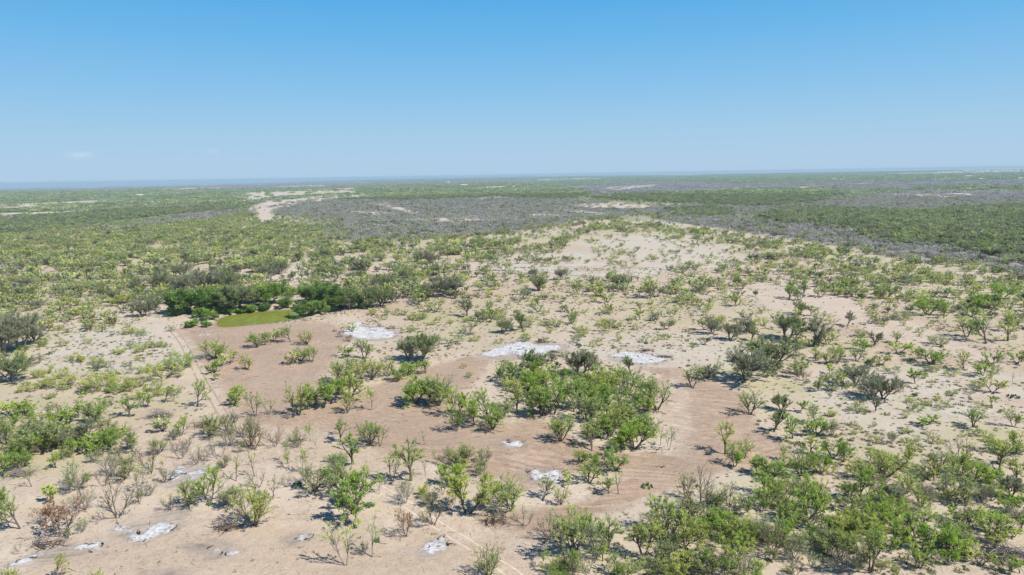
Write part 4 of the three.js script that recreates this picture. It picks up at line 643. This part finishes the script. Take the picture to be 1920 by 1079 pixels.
// ---------------------------------------------------------------- ash patches
const ashM = new THREE.MeshStandardMaterial({ vertexColors: true, roughness: 1, name: 'wood ash' });
const rod = (pts, r0, r1, sides = 5) => { const curve = new THREE.CatmullRomCurve3(pts), g = new THREE.TubeGeometry(curve, Math.max(3, pts.length * 2), 1, sides, false), p = g.attributes.position, n = Math.max(3, pts.length * 2); for (let i = 0; i <= n; i++) { const c = curve.getPointAt(i / n), k = mix(r0, r1, i / n); for (let j = 0; j <= sides; j++) { const q = i * (sides + 1) + j; p.setXYZ(q, c.x + (p.getX(q) - c.x) * k, c.y + (p.getY(q) - c.y) * k, c.z + (p.getZ(q) - c.z) * k); } } g.computeVertexNormals(); g.deleteAttribute('uv'); return g; };
ashList.forEach(([label, P, short], n) => {
  const w = P.map(([a, b]) => ground(a, b)), xs = w.map((p) => p[0]), zs = w.map((p) => p[1]), x0 = Math.min(...xs) - 1, x1 = Math.max(...xs) + 1, z0 = Math.min(...zs) - 1, z1 = Math.max(...zs) + 1, step = Math.max(.16, Math.sqrt((x1 - x0) * (z1 - z0)) / 110), nx = Math.ceil((x1 - x0) / step), nz = Math.ceil((z1 - z0) / step), smear = [6, 7, 8, 9, 10, 11].includes(n) ? 1 : 0, r = rngOf(60 + n);
  const cx = (x0 + x1) / 2, cz = (z0 + z1) / 2, cy = land(cx, cz), p = [], c = [], idx = [], id = new Map();
  const sdf = (x, z) => { const a = noise(x / 1.3, z / 1.3) * .55 + noise(x / .4, z / .4) * .22; return lineDist(x, z, w, true) * (inside(x, z, w) ? 1 : -1) + a; };
  const vert = (i, j) => { const k = j * (nx + 1) + i; if (id.has(k)) return id.get(k); const x = x0 + i * step, z = z0 + j * step, s = sdf(x, z), th = .5 + n, q = x * Math.cos(th) + z * Math.sin(th), v = -x * Math.sin(th) + z * Math.cos(th);
    const bump = .5 + .5 * noise(x / .55, z / .55), lump = fbm(q / (1.6 + 2.5 * smear), v / 1.1, 3); p.push(x - cx, land(x, z) - cy + Math.min(.16, .012 + smooth(-.1, .8, s) * (.04 + .1 * bump + .05 * lump)) - (s < 0 ? .1 : 0), z - cz);
    let g = .5 + .12 * noise(x / .3, z / .3) + .09 * noise(x / 2, z / 2); const soot = smooth(.22 - .28 * smear, .62, lump + .35 * noise(x / .35, z / .35)) * (.75 + .2 * smear); g = mix(g, .17, soot); if (noise(x / .33 + 9, z / .33) > .42 - .1 * smear) g *= .5; const e = smooth(.7, 0, s) * .75; c.push(mix(g, .32, e), mix(g * .975, .275, e), mix(g * .945, .235, e)); id.set(k, p.length / 3 - 1); return p.length / 3 - 1; };
  for (let j = 0; j < nz; j++) for (let i = 0; i < nx; i++) { const x = x0 + (i + .5) * step, z = z0 + (j + .5) * step; if (sdf(x, z) < .45 * noise(x / .5 + 5, z / .5) + .1 || (smear && fbm(x / 1.9, z / .9, 2) < -.42)) continue; const a = vert(i, j), b = vert(i + 1, j), d = vert(i, j + 1), e = vert(i + 1, j + 1); idx.push(a, d, b, b, d, e); }
  const g = new THREE.BufferGeometry(); g.setAttribute('position', new THREE.Float32BufferAttribute(p, 3)); g.setAttribute('color', new THREE.Float32BufferAttribute(c, 3)); g.setIndex(idx); g.computeVertexNormals();
  const o = new THREE.Group(); o.position.set(cx, cy, cz); part('ash_bed', g, ashM, o);
  const sticks = n < 3 ? 16 : n === 4 ? 10 : n < 7 ? 6 : n < 12 ? 3 : 0;
  for (let k = 0; k < sticks; k++) {
    const i = Math.floor(r() * w.length), t = r(), rim = r() < .55, A = w[i], B = w[(i + 1) % w.length]; let x = mix(A[0], B[0], t), z = mix(A[1], B[1], t); if (!rim) { const q = r(); x = mix(x, cx, q); z = mix(z, cz, q); }
    const L = (.35 + r() * .9) * (n < 3 ? 1.5 : 1), a = r() * 6.28, y = land(x, z) - cy + .1; part('charred_stick', rod([V(x - cx, y, z - cz), V(x - cx + Math.cos(a) * L * .5, y + .05 + r() * .12, z - cz + Math.sin(a) * L * .5), V(x - cx + Math.cos(a + .4) * L, y + r() * .2, z - cz + Math.sin(a + .4) * L)], .05 + .05 * r(), .025, 5), r() < .75 ? barkM.charred : barkM.brown, o);
  }
  put(o, 'ash_patch', label, 'ash patch', 'burn scars left in the clearing');
});

// ---------------------------------------------------------------- brush heaps
heaps.forEach(([px, py, wide, tall, tone, label, , n], k) => {
  const r = rngOf(800 + k), [x, z] = ground(px, py), y = land(x, z), o = new THREE.Group(), geo = [], branch = k === 20; o.position.set(x, y, z); o.rotation.y = -.15 + .3 * r();
  for (let i = 0; i < n; i++) {
    const a = r() * 6.28, q = Math.sqrt(r()), bx = Math.cos(a) * q * wide / 2, bz = Math.sin(a) * q * wide / 4, top = tall * (1 - q * q) * .85, L = (.5 + r() * .8) * Math.min(2.2, wide * .42), d = r() * 6.28, up = (r() - .3) * .7, by = Math.max(.03, top * r());
    const e = V(Math.cos(d) * Math.cos(up), Math.sin(up), Math.sin(d) * Math.cos(up)), p0 = V(bx, by, bz), p1 = p0.clone().addScaledVector(e, L * .5).add(V((r() - .5) * .25, (r() - .5) * .2, (r() - .5) * .25)), p2 = p0.clone().addScaledVector(e, L).add(V((r() - .5) * .4, (r() - .5) * .3, (r() - .5) * .4)); p1.y = Math.max(.02, p1.y); p2.y = Math.max(.02, p2.y);
    geo.push(rod([p0, p1, p2], .025 + .03 * r() * r(), .008, 3));
  }
  part('tangled_twigs', mergeGeometries(geo), barkM[tone], o).userData.kind = 'stuff';
  const logs = k === 0 ? 12 : branch ? 1 : Math.max(1, Math.round(wide));
  for (let i = 0; i < logs; i++) { const d = r() * 6.28, L = wide * (.3 + .25 * r()), bx = (r() - .5) * wide * .4, bz = (r() - .5) * wide * .2, by = .08 + tall * .5 * r(); part('log', rod([V(bx - Math.cos(d) * L / 2, by, bz - Math.sin(d) * L / 2), V(bx, by + .15 * r(), bz + .1), V(bx + Math.cos(d) * L / 2, by + tall * .2 * r(), bz + Math.sin(d) * L / 2)], .06 + .07 * r(), .04, 6), i % 3 === 1 && k === 0 ? barkM.pale : barkM[tone === 'red' ? 'brown' : tone], o); }
  put(o, k === 3 ? 'uprooted_stump' : branch ? 'fallen_branch' : 'brush_heap', label, k === 3 ? 'stump' : branch ? 'branch' : 'brush heap', 'cut brush left on the ground');
});

// ---------------------------------------------------------------- prickly pears
const padM = ['.05,.1,.05', '.09,.17,.045'].map((s) => { const [r, g, b] = s.split(',').map(Number); return new THREE.MeshStandardMaterial({ color: new THREE.Color().setRGB(r, g, b), roughness: .55, name: 'cactus skin' }); });
[[1104, 862, 2.9, 1.5, 0, 'large dark prickly pear under mesquites beside the ragged ash patch'], [556, 912, 1.5, 1, 0, 'dark prickly pear beside a thinly leaved vase shaped mesquite'], [692, 950, 1.3, .7, 1, 'green prickly pear under the widest mesquite by the wheel ruts'], [1900, 746, 2.4, 1.1, 0, 'dark prickly pear alone on whitish ground'], [391, 948, .8, .4, 1, 'tiny green prickly pear at the foot of a mesquite near the streaky ash patch'], [708, 1016, .8, .5, 1, 'small prickly pear beside a slim half withered sapling'],
  [92, 665, 1.6, 1, 0, 'dark prickly pear on the open sandy flat by the thicket'], [1084, 649, 2, 1.1, 0, 'dark prickly pear on pale sand past the long ash patch'], [1716, 742, 1.1, .6, 0, 'small dark prickly pear near an olive thorn tree clump'], [1502, 835, 1.5, .8, 1, 'green prickly pear at the edge of the brown clearing'], [1213, 914, 1.6, .9, 1, 'green prickly pear on bare sand near a forked sapling'], [1212, 645, 1.2, .6, 0, 'low dark prickly pear on pale ground by an ash rim']].forEach(([px, py, wide, tall, m, label], k) => {
  const r = rngOf(1500 + k), [x, z] = ground(px, py), o = new THREE.Group(); o.position.set(x, land(x, z), z);
  const n = Math.round(10 + wide * 9), pad = new THREE.SphereGeometry(.2, 8, 6); pad.scale(.8, 1.1, .2);
  for (let i = 0; i < n; i++) { const a = r() * 6.28, q = Math.sqrt(r()), p = part('pad', pad, padM[m], o), s = .75 + .5 * r(); p.position.set(Math.cos(a) * q * wide / 2, .14 + (1 - q) * (tall - .3) * r(), Math.sin(a) * q * wide / 2); p.rotation.set((r() - .5) * .8, r() * 6.28, (r() - .5) * .9); p.scale.setScalar(s); }
  put(o, 'prickly_pear', label, 'cactus', 'prickly pears on the sand');
});

// ---------------------------------------------------------------- small man-made things
const paint = (r, g, b, rough = .7, metal = 0) => new THREE.MeshStandardMaterial({ color: new THREE.Color().setRGB(r, g, b), roughness: rough, metalness: metal });
const box = (w, h, d, x, y, z) => { const g = new THREE.BoxGeometry(w, h, d); g.translate(x, y, z); return g; };
{
  const [x, z] = ground(167, 618), o = new THREE.Group(), m = paint(.3, .13, .07); o.position.set(x, land(x, z), z); part('beam', box(1.5, .3, .2, 0, .85, 0), m, o); for (const s of [-1, 1]) { part('leg', box(.14, .8, .14, s * .66, .36, -.2), m, o); part('leg', box(.14, .8, .14, s * .66, .36, .2), m, o); }
  put(o, 'wooden_trestle', 'low reddish brown trestle standing on the open sandy flat', 'trestle');
  const [px, pz] = ground(646, 588), post = new THREE.Group(); post.position.set(px, land(px, pz), pz); part('shaft', new THREE.CylinderGeometry(.14, .17, 1.3, 10).translate(0, .6, 0), paint(.28, .17, .11), post); part('cap', new THREE.CylinderGeometry(.1, .15, .1, 10).translate(0, 1.3, 0), paint(.34, .22, .15), post); put(post, 'wooden_post', 'short brown wooden post on the sandy mound near the pond', 'post');
  const [bx, bz] = ground(1164, 386.5), b = new THREE.Group(); b.position.set(bx, land(bx, bz), bz); for (const i of [-1, 1]) for (const j of [-1, 1]) part('leg', box(.14, 1.6, .14, i * .9, .7, j * .9), paint(.2, .2, .19), b); part('cabin', box(2.2, 2, 2.2, 0, 2.5, 0), paint(.03, .16, .17), b); part('window', box(1.4, .5, .04, 0, 2.8, 1.122), paint(.02, .02, .02, .2), b); part('roof', box(2.5, .18, 2.5, 0, 3.6, 0), paint(.62, .7, .72), b); put(b, 'hunting_blind', 'teal cabin with white roof raised on legs among grey brush', 'cabin');
}
{
  const steel = paint(.62, .64, .66, .45, .2), proto = new THREE.Group();
  part('shaft', new THREE.CylinderGeometry(.42, .85, 28, 10).translate(0, 14, 0), steel, proto);
  [[20.5, -1], [23, 1], [25.5, -1]].forEach(([y, s]) => { const arm = part('arm', new THREE.CylinderGeometry(.12, .2, 3, 6).rotateZ(s * Math.PI / 2 * .92).translate(-s * 1.6, y, 0), steel, proto); part('insulator', new THREE.CylinderGeometry(.14, .14, 1.6, 6).translate(-s * 3, y - .9, 0), paint(.35, .33, .32, .3), arm); });
  [[1754, 341], [1582, 339.3], [1451, 339], [1353, 341.2], [1263, 344.5], [1188, 342.5], [1108, 340], [1037, 339], [973, 340], [915, 338.4], [861, 341], [758, 344.5], [582, 350], [533, 349], [487, 348], [451, 347.4], [414, 347.6], [372, 348], [340, 348.2], [303, 349], [274, 349.4]].forEach(([px, py], i) => {
    const [x, z] = ground(px, py), o = proto.clone(); o.position.set(x, land(x, z), z); o.rotation.y = .5; put(o, 'power_pole', i === 0 ? 'pale steel power pole between the white hut and the cream house' : i === 1 ? 'pale steel power pole beside the cream house' : `pale steel power pole, ${['second', 'third', 'fourth', 'fifth', 'sixth', 'seventh', 'eighth', 'ninth', 'tenth', 'eleventh', 'twelfth', 'thirteenth', 'fourteenth', 'fifteenth', 'sixteenth', 'seventeenth', 'eighteenth', 'nineteenth', 'twentieth'][i - 2]} along the line from the cream house`, 'power pole', 'power poles marching along the far plain');
  });
}
function shed([px, py, len, deep, hgt, turn], wall, roofC, label, name = 'shed', category = 'building') {
  const [x, z] = ground(px, py), o = new THREE.Group(); o.position.set(x, land(x, z), z); o.rotation.y = turn; const wm = paint(...wall), g = new THREE.Shape([[-deep / 2 - .5, 0], [deep / 2 + .5, 0], [0, hgt * .38]].map((p) => new THREE.Vector2(...p)));
  part('wall', box(len, hgt + .6, deep, 0, hgt / 2 - .3, 0), wm, o); part('roof', new THREE.ExtrudeGeometry(g, { depth: len + 1, bevelEnabled: false }).rotateY(Math.PI / 2).translate(-len / 2 - .5, hgt + .004, 0), paint(...roofC), o);
  part('door', box(Math.min(3, len * .18), hgt * .75, .08, len * .2, hgt * .375, deep / 2 + .045), paint(.12, .1, .09), o); for (const s of [-.3, -.05, .38]) part('window', box(1.4, 1.2, .06, len * s, hgt * .55, deep / 2 + .034), paint(.05, .06, .07, .2), o);
  put(o, name, label, category, null);
}
shed([831, 343.6, 22, 11, 5, .1], [.3, .12, .09], [.42, .2, .16], 'red roofed ranch house between dark trees on the far plain', 'ranch_house', 'house');
shed([841, 342.6, 17, 10, 5.5, .05], [.5, .5, .48], [.75, .78, .78], 'white roofed barn beside the red roofed ranch house', 'barn');
shed([843, 345, 14, 8, 3.4, 0], [.6, .55, .48], [.66, .6, .52], 'cream low shed in front of the white roofed barn');
shed([870, 348.6, 28, 11, 4.4, .12], [.7, .72, .74], [.74, .78, .82], 'long white metal shed at the edge of far woods');
shed([262, 368.6, 16, 8, 4.2, -.1], [.68, .7, .74], [.76, .78, .82], 'white metal shed alone amid green woodland');
shed([1565, 337, 22, 9, 5, 0], [.62, .58, .5], [.5, .44, .38], 'cream house beside a steel power pole', 'house', 'house');
shed([1577, 337.5, 9, 6, 3, .2], [.66, .7, .74], [.7, .74, .78], 'small pale shed between the cream house and a power pole');
shed([1817, 332.2, 30, 12, 5, .08], [.2, .08, .08], [.6, .74, .82], 'long barn with pale blue roof and dark red end', 'barn');
shed([1840, 337, 11, 4, 3.6, .05], [.78, .78, .76], [.76, .76, .74], 'white trailer at the edge of the grey brush', 'trailer', 'trailer');
shed([1914, 336, 13, 6, 3.6, -.3], [.74, .74, .72], [.8, .8, .78], 'white shed alone beyond the grey brush');
shed([1774, 335, 8, 5, 3.4, .3], [.76, .76, .72], [.7, .7, .66], 'small white hut by a thicket below the far ridge', 'hut');
shed([1858, 337.2, 6, 3, 2, .1], [.12, .14, .2], [.2, .22, .28], 'dark low trailer parked next to a white one', 'trailer', 'trailer');

renderer.render(scene, camera);
